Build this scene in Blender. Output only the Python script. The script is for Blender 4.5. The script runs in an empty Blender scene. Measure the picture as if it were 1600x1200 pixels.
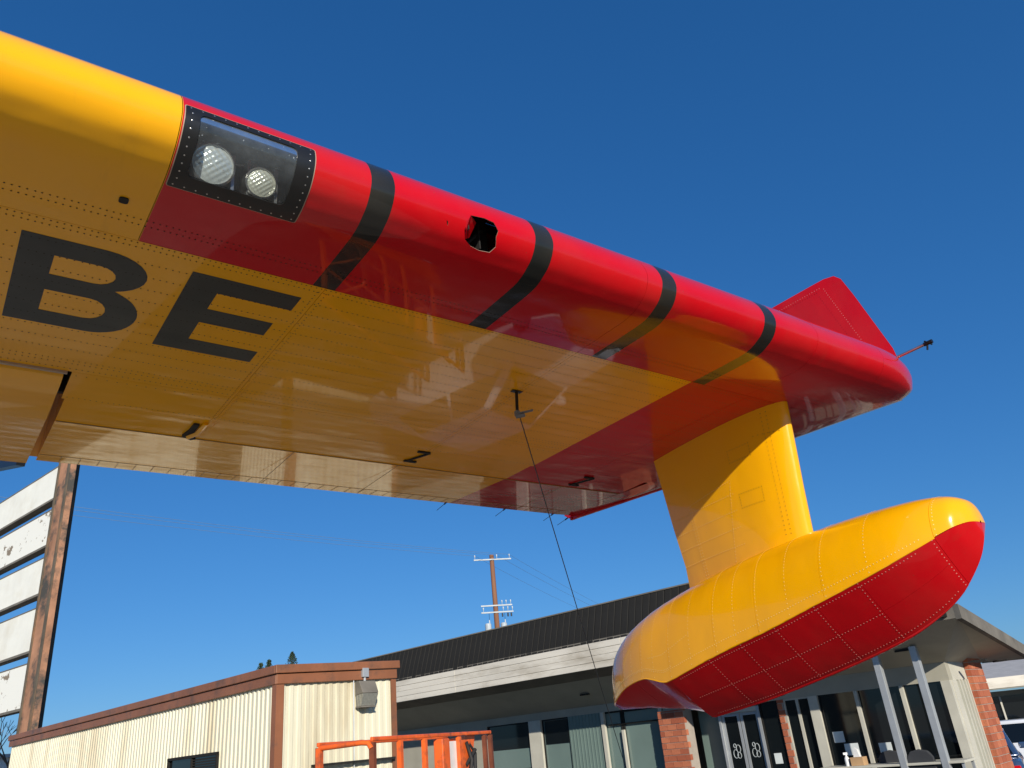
import bpy, bmesh, math, random, bisect
from mathutils import Vector, Matrix, Quaternion
from mathutils.geometry import delaunay_2d_cdt
R=math.radians
random.seed(7)
sc=bpy.context.scene
COL=sc.collection

# ------------------------------------------------------------------ camera
cam_d=bpy.data.cameras.new('camera'); cam=bpy.data.objects.new('camera',cam_d); COL.objects.link(cam)
PITCH,ROLL=R(24.63),R(-5.75)
fw=Vector((0,math.cos(PITCH),math.sin(PITCH))); up0=Vector((0,-math.sin(PITCH),math.cos(PITCH))); rt0=Vector((1,0,0))
cr,sr=math.cos(ROLL),math.sin(ROLL)
rt=rt0*cr+up0*sr; upv=up0*cr-rt0*sr
cam.matrix_world=Matrix(((rt.x,upv.x,-fw.x,0),(rt.y,upv.y,-fw.y,0),(rt.z,upv.z,-fw.z,2.2),(0,0,0,1)))
cam_d.sensor_width=36; cam_d.sensor_fit='HORIZONTAL'; cam_d.lens=36*1226/1600
cam_d.clip_start=.05; cam_d.clip_end=3000
sc.camera=cam
# ------------------------------------------------------------------ light
SUN_AZ,SUN_EL=165.5,21.0
w=bpy.data.worlds.new('World'); sc.world=w; w.use_nodes=True
nt=w.node_tree; bg=nt.nodes['Background']
sky=nt.nodes.new('ShaderNodeTexSky'); sky.sky_type='NISHITA'; sky.sun_disc=False
sky.sun_elevation=R(SUN_EL); sky.sun_rotation=R(SUN_AZ)
sky.altitude=300; sky.air_density=1.0; sky.dust_density=0.25; sky.ozone_density=3.0
hs=nt.nodes.new('ShaderNodeHueSaturation'); hs.inputs['Saturation'].default_value=1.15
nt.links.new(sky.outputs[0],hs.inputs['Color'])
sp=nt.nodes.new('ShaderNodeSeparateColor'); cb=nt.nodes.new('ShaderNodeCombineColor'); nt.links.new(hs.outputs[0],sp.inputs[0])
for i,(k,g) in enumerate(((.385,.86),(.975,.684),(1.76,.64))):   # grade of the whole sky: deeper, more even blue
    a=nt.nodes.new('ShaderNodeMath'); a.operation='POWER'; a.inputs[1].default_value=g
    b=nt.nodes.new('ShaderNodeMath'); b.operation='MULTIPLY'; b.inputs[1].default_value=k
    nt.links.new(sp.outputs[i],a.inputs[0]); nt.links.new(a.outputs[0],b.inputs[0]); nt.links.new(b.outputs[0],cb.inputs[i])
nt.links.new(cb.outputs[0],bg.inputs['Color'])
bg.inputs['Strength'].default_value=0.10
sd=bpy.data.lights.new('sun','SUN'); sd.energy=5.0; sd.angle=R(.53); sd.color=(1,.93,.82)
so=bpy.data.objects.new('sun',sd); COL.objects.link(so)
sdir=Vector((math.sin(R(SUN_AZ))*math.cos(R(SUN_EL)),math.cos(R(SUN_AZ))*math.cos(R(SUN_EL)),math.sin(R(SUN_EL))))
so.rotation_euler=sdir.to_track_quat('Z','Y').to_euler(); so.location=sdir*40
sc.view_settings.view_transform='Standard'; sc.view_settings.look='None'
sc.view_settings.exposure=0.15; sc.view_settings.gamma=1
try: sc.view_settings.use_curve_mapping=False
except Exception: pass

# ------------------------------------------------------------------ materials
class NT:
    def __init__(s,name):
        s.m=bpy.data.materials.new(name); s.m.use_nodes=True; s.t=s.m.node_tree
        s.b=s.t.nodes['Principled BSDF']
    def n(s,typ,**k):
        x=s.t.nodes.new(typ)
        for a,b in k.items(): setattr(x,a,b)
        return x
    def l(s,a,b): s.t.links.new(a,b)
    def val(s,v): x=s.n('ShaderNodeValue'); x.outputs[0].default_value=v; return x.outputs[0]
    def m_(s,op,a,b=0.0,c=None):
        x=s.n('ShaderNodeMath',operation=op)
        for i,v in enumerate((a,b,c)):
            if v is None: continue
            if isinstance(v,(int,float)): x.inputs[i].default_value=v
            else: s.l(v,x.inputs[i])
        return x.outputs[0]
    def mix(s,f,a,b):
        x=s.n('ShaderNodeMix',data_type='RGBA')
        for i,v in ((0,f),(6,a),(7,b)):
            if isinstance(v,(int,float)): x.inputs[i].default_value=v
            elif isinstance(v,tuple): x.inputs[i].default_value=(*v,1)
            else: s.l(v,x.inputs[i])
        return x.outputs[2]
    def noise(s,scale,detail=4,rough=.55,vec=None,sx=None):
        x=s.n('ShaderNodeTexNoise'); x.inputs['Scale'].default_value=scale
        x.inputs['Detail'].default_value=detail; x.inputs['Roughness'].default_value=rough
        if vec is None:
            vec=s.coord()
        if sx:
            mp=s.n('ShaderNodeMapping'); mp.inputs['Scale'].default_value=sx; s.l(vec,mp.inputs[0]); vec=mp.outputs[0]
        s.l(vec,x.inputs['Vector']); return x.outputs[0]
    def coord(s):
        if not hasattr(s,'_c'): s._c=s.n('ShaderNodeTexCoord').outputs['Object']
        return s._c
    def ramp(s,f,a,b):
        x=s.n('ShaderNodeMapRange'); x.inputs[1].default_value=a; x.inputs[2].default_value=b; s.l(f,x.inputs[0]); return x.outputs[0]
    def bump(s,h,strength,dist):
        x=s.n('ShaderNodeBump'); x.inputs['Strength'].default_value=strength; x.inputs['Distance'].default_value=dist
        s.l(h,x.inputs['Height'])
        if hasattr(s,'_bn'): s.l(s._bn,x.inputs['Normal'])
        s._bn=x.outputs[0]; s.l(x.outputs[0],s.b.inputs['Normal']); return x
    def set(s,**k):
        for a,v in k.items():
            i=s.b.inputs[a.replace('_',' ')]
            if isinstance(v,tuple): v=(*v,1) if len(v)==3 else v
            if hasattr(v,'node'): s.l(v,i)
            else: i.default_value=v
MATS={}
def mat(name,col,rough=.6,metal=0.,var=.12,vs=3.,bump=0.,bs=40.,coat=0.,dirt=None,ds=1.5,dlo=.55,dhi=.75,spec=.5,stretch=None):
    if name in MATS: return MATS[name]
    q=NT(name)
    n1=q.noise(vs,5,.6,sx=stretch)
    lo=tuple(c*(1-var) for c in col); hi=tuple(min(1,c*(1+var)) for c in col)
    c=q.mix(q.ramp(n1,.3,.7),lo,hi)
    if dirt:
        n2=q.noise(ds,7,.65,sx=stretch)
        c=q.mix(q.ramp(n2,dlo,dhi),c,dirt)
    q.set(Base_Color=c,Roughness=rough,Metallic=metal,Coat_Weight=coat,Coat_Roughness=.05)
    q.b.inputs['Specular IOR Level'].default_value=spec
    if bump: q.bump(q.noise(bs,4,.6),bump,.01)
    MATS[name]=q.m; return q.m

YEL=(.86,.40,.001); RED=(.52,.003,.007); BLK=(.018,.019,.017)
def paint(name,colfn,wob=.0017,rough=.16,rows=False):
    q=NT(name)
    sep=q.n('ShaderNodeSeparateXYZ'); q.l(q.coord(),sep.inputs[0])
    col=colfn(q,sep.outputs[0],sep.outputs[1],sep.outputs[2])
    gr=q.noise(1.7,6,.6); col=q.mix(q.m_('MULTIPLY',q.ramp(gr,.45,.8),.07),col,(.30,.20,.12))
    sp=q.noise(90,2,.5); col=q.mix(q.m_('MULTIPLY',q.ramp(sp,.74,.80),.5),col,(.12,.08,.05))
    stx=q.noise(3.2,8,.7,sx=(2.6,.35,1.5)); col=q.mix(q.m_('MULTIPLY',q.ramp(stx,.60,.80),.16),col,(.10,.06,.03))
    chp=q.noise(34,5,.75); col=q.mix(q.m_('MULTIPLY',q.ramp(chp,.735,.75),.55),col,(.62,.50,.38))
    ro=q.m_('ADD',q.m_('MULTIPLY',q.ramp(q.noise(4,5,.6),.3,.8),.10),rough)
    q.set(Base_Color=col,Roughness=ro,Coat_Weight=.5,Coat_Roughness=.025)
    q.b.inputs['Specular IOR Level'].default_value=.2
    if wob:
        q.bump(q.noise(2.6,2,.4,sx=(1.0,1.6,1)),1.0,wob*7)
        q.bump(q.noise(11,2,.5,sx=(.8,1.4,1)),1.0,wob*.55)
        if rows:
            q.bump(q.m_('MULTIPLY',q.m_('SINE',q.m_('MULTIPLY',sep.outputs[1],60.4)),q.noise(5,2,.5)),1.0,.0005)
    return q.m
O=Vector((2.6,4.0,0.0))   # the airplane's own origin, in wing coordinates (x outboard, y aft, z up)
def livery(q,x,y,z):
    gx=lambda a,v:q.m_('GREATER_THAN',a,v)
    X=q.m_('ADD',x,O.x); Y=q.m_('ADD',y,O.y)
    front=q.m_('LESS_THAN',Y,2.952)
    fr=q.m_('MULTIPLY',front,gx(X,.433))
    tipr=gx(X,3.715)
    red=q.m_('MAXIMUM',fr,tipr)
    c=q.mix(red,YEL,RED)
    up=q.m_('LESS_THAN',z,4.70)
    for a in (1.176,2.022,2.868,3.722):
        b=a+.108
        st=q.m_('MULTIPLY',q.m_('MULTIPLY',gx(X,a),q.m_('LESS_THAN',X,b)),q.m_('MULTIPLY',front,up))
        c=q.mix(st,c,BLK)
    return c
def solid(col): return lambda q,x,y,z: q.mix(0.0,col,col)
M_wing=paint('wing_livery',livery,rows=True)
M_yel=paint('yellow_paint',solid(YEL),.0011)
M_red=paint('red_paint',solid(RED),.0011)
def mk_letter():
    q=NT('letter_paint'); n=q.noise(6,5,.6)
    q.set(Base_Color=q.mix(q.ramp(n,.3,.7),(.020,.021,.018),(.030,.030,.026)),Roughness=.45,Coat_Weight=.2,Coat_Roughness=.08); q.b.inputs['Specular IOR Level'].default_value=.3
    q.bump(q.noise(2.6,2,.4,sx=(1.0,1.6,1)),1.0,.0072)
    return q.m
M_let=mk_letter()
M_black=mat('black_metal',(.010,.010,.010),.35,0,.3,8)
M_dark=mat('dark_void',(.012,.011,.010),.8)
M_ochd=mat('ochre_dirt_rivet',(.16,.075,.008),.5)
M_rivd=mat('dark_rivet',(.020,.012,.004),.6,spec=.2)
M_rivy=mat('highlit_yellow_rivet',(.88,.58,.14),.3,0,.1,9,coat=.5)  # paler than the yellow skin: highlights on the domes put into the colour
M_rivr=mat('highlit_red_rivet',(.68,.20,.17),.3,0,.1,9,coat=.5)  # lightened red, with the glint of the rivet domes painted in
M_steel=mat('bare_steel',(.55,.53,.50),.3,.9,.15,20)
M_tape=mat('grey_tape',(.16,.16,.16),.6)
M_primer=mat('bare_edge',(.40,.30,.22),.5,.3)
M_concrete=mat('concrete',(.38,.345,.275),.85,0,.16,.6,.3,30,dirt=(.10,.09,.08),ds=.35,dlo=.5,dhi=.8)
M_rust=mat('rusty_steel',(.36,.18,.10),.8,.0,.3,2.2,.4,30,dirt=(.06,.055,.045),ds=1.7,dlo=.47,dhi=.60)
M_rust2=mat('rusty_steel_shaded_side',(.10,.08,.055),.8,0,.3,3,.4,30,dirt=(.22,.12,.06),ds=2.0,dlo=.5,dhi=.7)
M_sign=mat('white_sign_board',(.80,.79,.70),.6,0,.06,2,0,10,dirt=(.62,.56,.42),ds=.9,dlo=.5,dhi=.9)
def mk_peel():
    q=NT('peeling_sign_board')
    n=q.noise(1.9,8,.72,sx=(1,1,1.4)); m=q.noise(.8,2,.5)
    k=q.m_('ADD',n,q.m_('MULTIPLY',m,.35))
    c=q.mix(q.ramp(k,.745,.76),(.80,.79,.71),(.24,.19,.13))
    q.set(Base_Color=c,Roughness=.65); return q.m
M_peel=mk_peel()
M_beige=mat('beige_corrugated_steel',(.66,.62,.46),.5,0,.07,1.2,dirt=(.36,.27,.14),ds=1.6,dlo=.48,dhi=.82,stretch=(1,1,.15))
M_brown=mat('brown_trim',(.25,.095,.042),.5,0,.2,1.5,dirt=(.10,.055,.035),ds=3,dlo=.5,dhi=.72)
M_roofmetal=mat('charcoal_metal_roof',(.022,.021,.019),.75,0,.25,1.0,spec=.12)
M_fascia=mat('cream_boards',(.68,.63,.53),.6,0,.10,1.8,dirt=(.36,.31,.23),ds=2.2,dlo=.5,dhi=.78,stretch=(.25,1,1))
M_greyf=mat('weathered_grey_trim',(.15,.135,.11),.8,0,.25,2,.3,20)
M_soff=mat('cream_soffit',(.50,.45,.35),.75,0,.12,.8,dirt=(.28,.23,.17),ds=.8,dlo=.5,dhi=.9)
M_wallp=mat('olive_cream_wall',(.36,.34,.27),.7,0,.1,1.5)
M_frame=mat('cream_window_frame',(.50,.48,.40),.5,0,.1,2)
M_teal=mat('grey_green_panel',(.155,.215,.19),.35,0,.1,.8)
M_film=mat('grey_green_window_film',(.15,.21,.19),.12,0,.08,.7,coat=.5)
M_glassd=mat('dark_window_glass',(.006,.008,.009),.05,0,.2,.6)
M_brick=mat('red_brick',(.42,.125,.060),.85,0,.3,7,.5,50)
def mk_brick():
    q=NT('red_brick_varied'); oi=q.n('ShaderNodeObjectInfo').outputs['Random']
    n=q.noise(16,6,.65); c=q.mix(oi,(.33,.085,.040),(.50,.165,.080)); c=q.mix(q.m_('MULTIPLY',q.ramp(n,.5,.75),.5),c,(.20,.07,.045))
    q.set(Base_Color=c,Roughness=.9); q.bump(q.noise(50,4,.6),.5,.01); return q.m
M_brickv=mk_brick()
M_mortar=mat('mortar',(.36,.31,.26),.9,0,.1,8)
M_galv=mat('galvanised_column',(.40,.42,.43),.4,.35,.1,3)
M_or=mat('orange_lift_paint',(.72,.115,.014),.45,0,.2,3,coat=.2,dirt=(.20,.06,.03),ds=7,dlo=.5,dhi=.72)
M_orb=mat('worn_brown_lift_paint',(.16,.045,.02),.5,0,.3,6)
M_rub=mat('black_rubber',(.015,.015,.015),.7)
M_white=mat('white_plastic',(.72,.72,.70),.4)
M_paper=mat('white_paper',(.62,.66,.64),.8)
M_card=mat('brown_cardboard',(.42,.26,.13),.8)
M_wood=mat('pole_wood',(.21,.095,.05),.85,0,.25,3,stretch=(1,1,.1))
M_arm=mat('pale_crossarm',(.40,.44,.45),.6)
M_insul=mat('porcelain',(.42,.47,.50),.3)
M_wire=mat('cable_black',(.02,.02,.022),.5)
M_wirel=mat('line_wire',(.16,.20,.25),.5,.0)
M_bark=mat('bare_branch_bark',(.13,.10,.075),.9)
M_leaf=mat('dark_conifer_needles',(.028,.050,.018),.7,0,.5,3)
M_chair=mat('dark_fabric',(.03,.032,.036),.8)
M_white_wall=mat('white_stucco',(.60,.60,.57),.8)
M_carw=mat('white_car_paint',(.72,.73,.74),.25,0,.03,1,coat=1)
M_carb=mat('blue_car_paint',(.03,.06,.13),.22,.1,.05,1,coat=1)
M_chrome=mat('chrome',(.7,.7,.7),.12,1)
M_fargrey=mat('pale_gravel_roof',(.42,.40,.37),.8)
def glass(name,tint=(.86,.9,.9),rough=.02,ior=1.45):
    q=NT(name)
    q.set(Base_Color=tint,Roughness=rough,IOR=ior,Transmission_Weight=1.0); return q.m
def mk_lampglass():
    q=NT('dusty_sky_haze_cover')
    n=q.ramp(q.noise(5,6,.7),.42,.85); f=q.ramp(q.noise(60,2,.5),.70,.76)
    tr=q.n('ShaderNodeBsdfTransparent'); tr.inputs[0].default_value=(.80,.84,.85,1)
    gl=q.n('ShaderNodeBsdfGlossy'); gl.inputs['Roughness'].default_value=.06
    df=q.n('ShaderNodeBsdfDiffuse'); df.inputs[0].default_value=(.42,.47,.50,1)  # blue-grey haze: dust plus sky reflection put into the diffuse colour
    fr=q.n('ShaderNodeFresnel'); fr.inputs[0].default_value=1.5
    a=q.n('ShaderNodeMixShader'); q.l(fr.outputs[0],a.inputs[0]); q.l(tr.outputs[0],a.inputs[1]); q.l(gl.outputs[0],a.inputs[2])
    b=q.n('ShaderNodeMixShader')
    q.l(q.m_('MINIMUM',q.m_('ADD',q.m_('ADD',q.m_('MULTIPLY',n,.14),.07),q.m_('MULTIPLY',f,.5)),1.0),b.inputs[0])
    q.l(a.outputs[0],b.inputs[1]); q.l(df.outputs[0],b.inputs[2])
    q.l(b.outputs[0],q.t.nodes['Material Output'].inputs[0]); return q.m
M_cover=mk_lampglass()
M_lens=mat('frosted_lamp_lens',(.62,.64,.60),.18,.25,.06,30,coat=1)
M_lens2=mat('warm_lamp_lens',(.60,.58,.46),.2,.25,.06,30,coat=1)

# ------------------------------------------------------------------ mesh helpers
class MB:
    def __init__(s,off=None): s.v=[];s.f=[];s.mi=[];s.off=Vector(off) if off is not None else Vector((0,0,0))
    def add(s,vs,fs,mi=0):
        n=len(s.v); s.v+= [Vector(p)-s.off for p in vs]; s.f+=[[i+n for i in f] for f in fs]; s.mi+=[mi]*len(fs); return s
    def box(s,a,b,mi=0,M=None):
        x0,y0,z0=[min(p,q) for p,q in zip(a,b)]; x1,y1,z1=[max(p,q) for p,q in zip(a,b)]
        vs=[Vector(p) for p in ((x0,y0,z0),(x1,y0,z0),(x1,y1,z0),(x0,y1,z0),(x0,y0,z1),(x1,y0,z1),(x1,y1,z1),(x0,y1,z1))]
        if M is not None: vs=[M@p for p in vs]
        return s.add(vs,[(0,3,2,1),(4,5,6,7),(0,1,5,4),(1,2,6,5),(2,3,7,6),(3,0,4,7)],mi)
    def beam(s,a,b,w,h,mi=0,up=(0,0,1)):
        a=Vector(a);b=Vector(b);d=b-a;L=d.length;d.normalize();u=Vector(up)
        r=d.cross(u)
        if r.length<1e-4: r=d.cross(Vector((0,1,0)))
        r.normalize();u=r.cross(d)
        vs=[]
        for p in (a,b):
            for i,j in ((-1,-1),(1,-1),(1,1),(-1,1)): vs.append(p+r*(i*w/2)+u*(j*h/2))
        return s.add(vs,[(0,1,2,3),(7,6,5,4),(0,4,5,1),(1,5,6,2),(2,6,7,3),(3,7,4,0)],mi)
    def tube(s,pts,rad,n=8,mi=0,cap=True):
        pts=[Vector(p) for p in pts]; rs=rad if isinstance(rad,(list,tuple)) else [rad]*len(pts)
        vs=[];fs=[];prev=None
        for i,p in enumerate(pts):
            d=(pts[min(i+1,len(pts)-1)]-pts[max(i-1,0)]).normalized()
            if prev is None:
                r=d.cross(Vector((0,0,1)))
                if r.length<1e-3: r=d.cross(Vector((0,1,0)))
            else: r=prev-d*prev.dot(d)
            r.normalize();prev=r;u=d.cross(r)
            for k in range(n):
                a=2*math.pi*k/n; vs.append(p+(r*math.cos(a)+u*math.sin(a))*rs[i])
        for i in range(len(pts)-1):
            for k in range(n): fs.append((i*n+k,i*n+(k+1)%n,(i+1)*n+(k+1)%n,(i+1)*n+k))
        if cap: fs.append(tuple(range(n))[::-1]); fs.append(tuple((len(pts)-1)*n+k for k in range(n)))
        return s.add(vs,fs,mi)
    def prism(s,poly,axis,a,b,mi=0):
        # poly: 2D points; axis: index of extrusion; other two in order
        n=len(poly);ax=[i for i in range(3) if i!=axis];vs=[]
        for t in (a,b):
            for p in poly:
                q=[0,0,0];q[axis]=t;q[ax[0]]=p[0];q[ax[1]]=p[1];vs.append(q)
        fs=[tuple(range(n)),tuple(range(2*n-1,n-1,-1))]+[(i,i+n,(i+1)%n+n,(i+1)%n) for i in range(n)]
        return s.add(vs,fs,mi)
    def build(s,name,mats,parent=None,smooth=None,bevel=0,fix=True):
        me=bpy.data.meshes.new(name); me.from_pydata([tuple(p) for p in s.v],[],s.f)
        if not isinstance(mats,(list,tuple)): mats=[mats]
        for m in mats: me.materials.append(m)
        me.polygons.foreach_set('material_index',s.mi)
        if fix:
            bm=bmesh.new(); bm.from_mesh(me); bmesh.ops.recalc_face_normals(bm,faces=bm.faces[:]); bm.to_mesh(me); bm.free()
        me.update()
        if smooth is not None:
            me.polygons.foreach_set('use_smooth',[True]*len(me.polygons))
            if smooth<180: me.set_sharp_from_angle(angle=R(smooth))
        o=bpy.data.objects.new(name,me); COL.objects.link(o)
        if parent is not None: o.parent=parent
        if bevel:
            md=o.modifiers.new('bevel','BEVEL'); md.width=bevel; md.segments=2; md.limit_method='ANGLE'; md.angle_limit=R(40)
        return o
def tag(o,label=None,cat=None,group=None,kind=None):
    if label: o['label']=label
    if cat: o['category']=cat
    if group: o['group']=group
    if kind: o['kind']=kind
    return o
def thing(name,label,cat,loc=(0,0,0),rz=0,group=None):
    o=bpy.data.objects.new(name,None); COL.objects.link(o); o.location=loc; o.rotation_euler=(0,0,rz); o.empty_display_size=.2
    return tag(o,label,cat,group)
def inst(o,parent=None,loc=None,rot=None,scale=None):
    c=o.copy(); COL.objects.link(c)
    if parent is not None: c.parent=parent
    if loc is not None: c.location=loc
    if rot is not None: c.rotation_euler=rot
    if scale is not None: c.scale=scale
    return c
def azel(az,dist): return Vector((math.sin(R(az))*dist,math.cos(R(az))*dist,0))

# ================================================================== GROUND
g=MB(); g.add([(-900,-900,0),(900,-900,0),(900,900,0),(-900,900,0)],[(0,1,2,3)])
tag(g.build('ground',M_concrete),'pale concrete apron',kind='structure')

M_asph=mat('asphalt',(.042,.040,.036),.9,0,.2,.5,.4,40,dirt=(.07,.065,.055),ds=.3,dlo=.5,dhi=.8)
lb_dir=Vector((-.735,.678,0)); lb_out=Vector((.678,.735,0))
g=MB(); q0=lb_out*3.7  # unseen sheet added to darken bounce and reflections under the wing
P4=[q0-lb_dir*300,q0+lb_dir*300,q0+lb_dir*300+lb_out*280,q0-lb_dir*300+lb_out*280]
g.add([p+Vector((0,0,.004)) for p in P4],[(0,1,2,3)])
tag(g.build('added_asphalt_sheet',M_asph),'unseen dark asphalt added before the buildings to dim bounce and reflections under the wing',kind='structure')
# ================================================================== AIRPLANE WING
UP=[(5.93,4.285),(5.2,4.50),(4.5,4.68),(3.7,4.78),(3.2,4.765),(2.75,4.69),(2.52,4.595),(2.415,4.522),(2.36,4.45)]
LO=[(2.335,4.372),(2.349,4.312),(2.385,4.264),(2.43,4.236),(2.48,4.214),(2.545,4.203),(2.70,4.200),(3.0,4.200),(3.5,4.2),(4.1,4.2),(4.7,4.2)]
def catmull(P,n):
    out=[];Q=[P[0]]+P+[P[-1]]
    for i in range(1,len(Q)-2):
        p0,p1,p2,p3=Q[i-1:i+3]
        for k in range(n):
            t=k/n
            out.append(tuple(.5*((2*p1[j])+(-p0[j]+p2[j])*t+(2*p0[j]-5*p1[j]+4*p2[j]-p3[j])*t*t+(-p0[j]+3*p1[j]-3*p2[j]+p3[j])*t**3) for j in range(len(p0))))
    out.append(P[-1]);return out
PR=catmull(UP+LO,14); SS=[0.]
for a,b in zip(PR,PR[1:]): SS.append(SS[-1]+math.hypot(b[0]-a[0],b[1]-a[1]))
i0=min(range(len(PR)),key=lambda i:abs(PR[i][0]-2.335)+abs(PR[i][1]-4.372)); s0=SS[i0]; SS=[s-s0 for s in SS]
def prof(s):
    i=min(max(bisect.bisect_right(SS,s)-1,0),len(SS)-2); t=(s-SS[i])/(SS[i+1]-SS[i])
    return (PR[i][0]+(PR[i+1][0]-PR[i][0])*t,PR[i][1]+(PR[i+1][1]-PR[i][1])*t)
def pnorm(s):   # outward normal in (y,z)
    a=prof(s-.004);b=prof(s+.004);dy,dz=b[0]-a[0],b[1]-a[1];L=math.hypot(dy,dz);return (dz/L*-1*-1 if False else dz/L*1.0, -dy/L)
def surf(x,s,off=0.):
    y,z=prof(s);ny,nz=pnorm(s)
    # direction check: below the wing the outward normal points down
    return Vector((x,y+ny*off,z+nz*off))
_n=pnorm(.8)
NS=1 if _n[1]<0 else -1
def surf(x,s,off=0.):
    y,z=prof(s);ny,nz=pnorm(s);return Vector((x,y+NS*ny*off,z+NS*nz*off))
def s_of_y(yy):
    lo,hi=.3,SS[-1]
    for _ in range(40):
        m=(lo+hi)/2
        if prof(m)[0]<yy: lo=m
        else: hi=m
    return lo
WR=R(37.57)
def wing2world(p):
    p=Vector(p);c,s=math.cos(WR),math.sin(WR);return Vector((p.x*c-p.y*s,p.x*s+p.y*c,p.z))
plane=thing('seaplane','yellow and red seaplane wing with letters BE and a float under its tip','airplane',wing2world(O),WR)
def slist(a,b):
    out=[a];s=a
    while s<b-1e-6:
        st=.012 if -.15<s<.3 else (.03 if -.6<s<.5 else .12)
        s=min(s+st,b); 
        if b-s<st*.3: s=b
        out.append(s)
    return out
GAP=.0013
def panel(name,x0,x1,s0,s1,mats=M_wing,parent=plane,off=0.,dx=.25,holes=(),lip=True):
    x0+=GAP;x1-=GAP;s0+=GAP;s1-=GAP
    m=MB(O)
    if not holes:
        nx=max(2,int(math.ceil((x1-x0)/dx)));xs=[x0+(x1-x0)*i/nx for i in range(nx+1)];ss=slist(s0,s1)
        vs=[surf(x,s,off) for s in ss for x in xs];n=nx+1
        fs=[(j*n+i,j*n+i+1,(j+1)*n+i+1,(j+1)*n+i) for j in range(len(ss)-1) for i in range(nx)]
        if lip:
            def edge(idx,ps):
                k=len(vs)
                for (x,s) in ps: vs.append(surf(x,s,off-.012))
                for q in range(len(idx)-1): fs.append((idx[q],idx[q+1],k+q+1,k+q))
            edge([i for i in range(n)],[(x,s0) for x in xs]); edge([(len(ss)-1)*n+i for i in range(n)],[(x,s1) for x in xs])
            edge([j*n for j in range(len(ss))],[(x0,s) for s in ss]); edge([j*n+nx for j in range(len(ss))],[(x1,s) for s in ss])
        m.add(vs,fs)
        o=m.build(name,mats,parent,smooth=35,fix=False)
    else:
        nx=max(2,int(math.ceil((x1-x0)/.04)));xs=[x0+(x1-x0)*i/nx for i in range(nx+1)];ss=slist(s0,s1)
        P=[];E=[]
        per=[(x,s0) for x in xs]+[(x1,s) for s in ss[1:]]+[(x,s1) for x in xs[::-1][1:]]+[(x0,s) for s in ss[::-1][1:-1]]
        P+=per;E+=[(i,(i+1)%len(per)) for i in range(len(per))]
        dens=[]
        for h in holes:
            hh=[]
            for a,b in zip(h,h[1:]+h[:1]):
                L=math.hypot(b[0]-a[0],b[1]-a[1]);k=max(1,int(L/.015))
                for q in range(k): hh.append((a[0]+(b[0]-a[0])*q/k,a[1]+(b[1]-a[1])*q/k))
            k=len(P);P+=hh;E+=[(k+i,k+(i+1)%len(hh)) for i in range(len(hh))];dens.append(hh)
        def inside(p,h):
            c=False;j=len(h)-1
            for i in range(len(h)):
                if (h[i][1]>p[1])!=(h[j][1]>p[1]) and p[0]<(h[j][0]-h[i][0])*(p[1]-h[i][1])/(h[j][1]-h[i][1])+h[i][0]: c=not c
                j=i
            return c
        for x in xs[1:-1]:
            for s in ss[1:-1]:
                if not any(inside((x,s),h) for h in dens) and not any(math.hypot(x-q[0],s-q[1])<.005 for h in dens for q in h): P.append((x,s))
        vo,eo,fo,*_=delaunay_2d_cdt([Vector(p) for p in P],E,[],0,1e-5)
        fs=[]
        for f in fo:
            cx=sum(vo[i][0] for i in f)/len(f);cs=sum(vo[i][1] for i in f)/len(f)
            if not any(inside((cx,cs),h) for h in dens): fs.append(list(f))
        m.add([surf(v[0],v[1],off) for v in vo],fs)
        for h in dens:   # sheet thickness round the hole
            n=len(h);m.add([surf(a,b,off) for a,b in h]+[surf(a,b,off-.0035) for a,b in h],[(i,(i+1)%n,n+(i+1)%n,n+i) for i in range(n)],1 if isinstance(mats,list) else 0)
        o=m.build(name,mats,parent,smooth=35,fix=False)
    return o
sA=s_of_y(2.95); sB=s_of_y(4.30); sC=s_of_y(4.672)
XL=-6.0
panel('skin_panel',XL,.43,-.5,sA)
# outline of the lamp opening and of the torn hole
def rrect(x0,x1,s0,s1,r,n=4):
    out=[]
    for cx,cy,a0 in ((x1-r,s0+r,-90),(x1-r,s1-r,0),(x0+r,s1-r,90),(x0+r,s0+r,180)):
        for k in range(n+1):
            a=R(a0+90*k/n);out.append((cx+r*math.cos(a),cy+r*math.sin(a)))
    return out
LX0,LX1,LS0,LS1=.442,.932,-.050,.300
hole=[(1.662,.014),(1.735,.004),(1.785,.010),(1.812,.045),(1.806,.075),(1.818,.118),(1.800,.152),(1.745,.158),(1.695,.150),(1.655,.128),(1.640,.090),(1.645,.050)]
tear=[(1.543,.072),(1.552,.078),(1.556,.096),(1.549,.088)]
panel('skin_panel',.43,2.76,-.5,sA,[M_wing,M_primer],holes=[rrect(LX0+.02,LX1-.02,LS0+.02,LS1-.02,.02),hole,tear])
panel('skin_panel',2.76,4.25,-.5,sA); panel('skin_panel',4.25,5.0,-.5,sA)
for a,b in ((XL,-.29),(-.29,1.24),(1.24,2.76),(2.76,4.28),(4.28,5.0)): panel('skin_panel',a,b,sA,sB)
panel('skin_panel',.395,1.24,sB,sC)
for a,b in ((1.24,2.76),(2.76,4.28),(4.28,5.0)): panel('skin_panel',a,b,sB,sC)
m=MB(O); # upper skin
xs=[XL,-.5,.43,2.7,5.0]; ss=[SS[0]+(-.5-SS[0])*i/30 for i in range(31)]
vs=[surf(x,s) for s in ss for x in xs]; m.add(vs,[(j*5+i,j*5+i+1,(j+1)*5+i+1,(j+1)*5+i) for j in range(30) for i in range(4)])
m.build('upper_skin',M_wing,plane,smooth=60,fix=False)
m=MB(O); m.box((XL,4.60,4.21),(5.0,4.63,4.62)); m.box((XL,4.28,4.206),(.395,4.30,4.66)); m.box((.40,2.6,4.22),(.42,4.6,4.6)); m.build('rear_spar',M_dark,plane)
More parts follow.
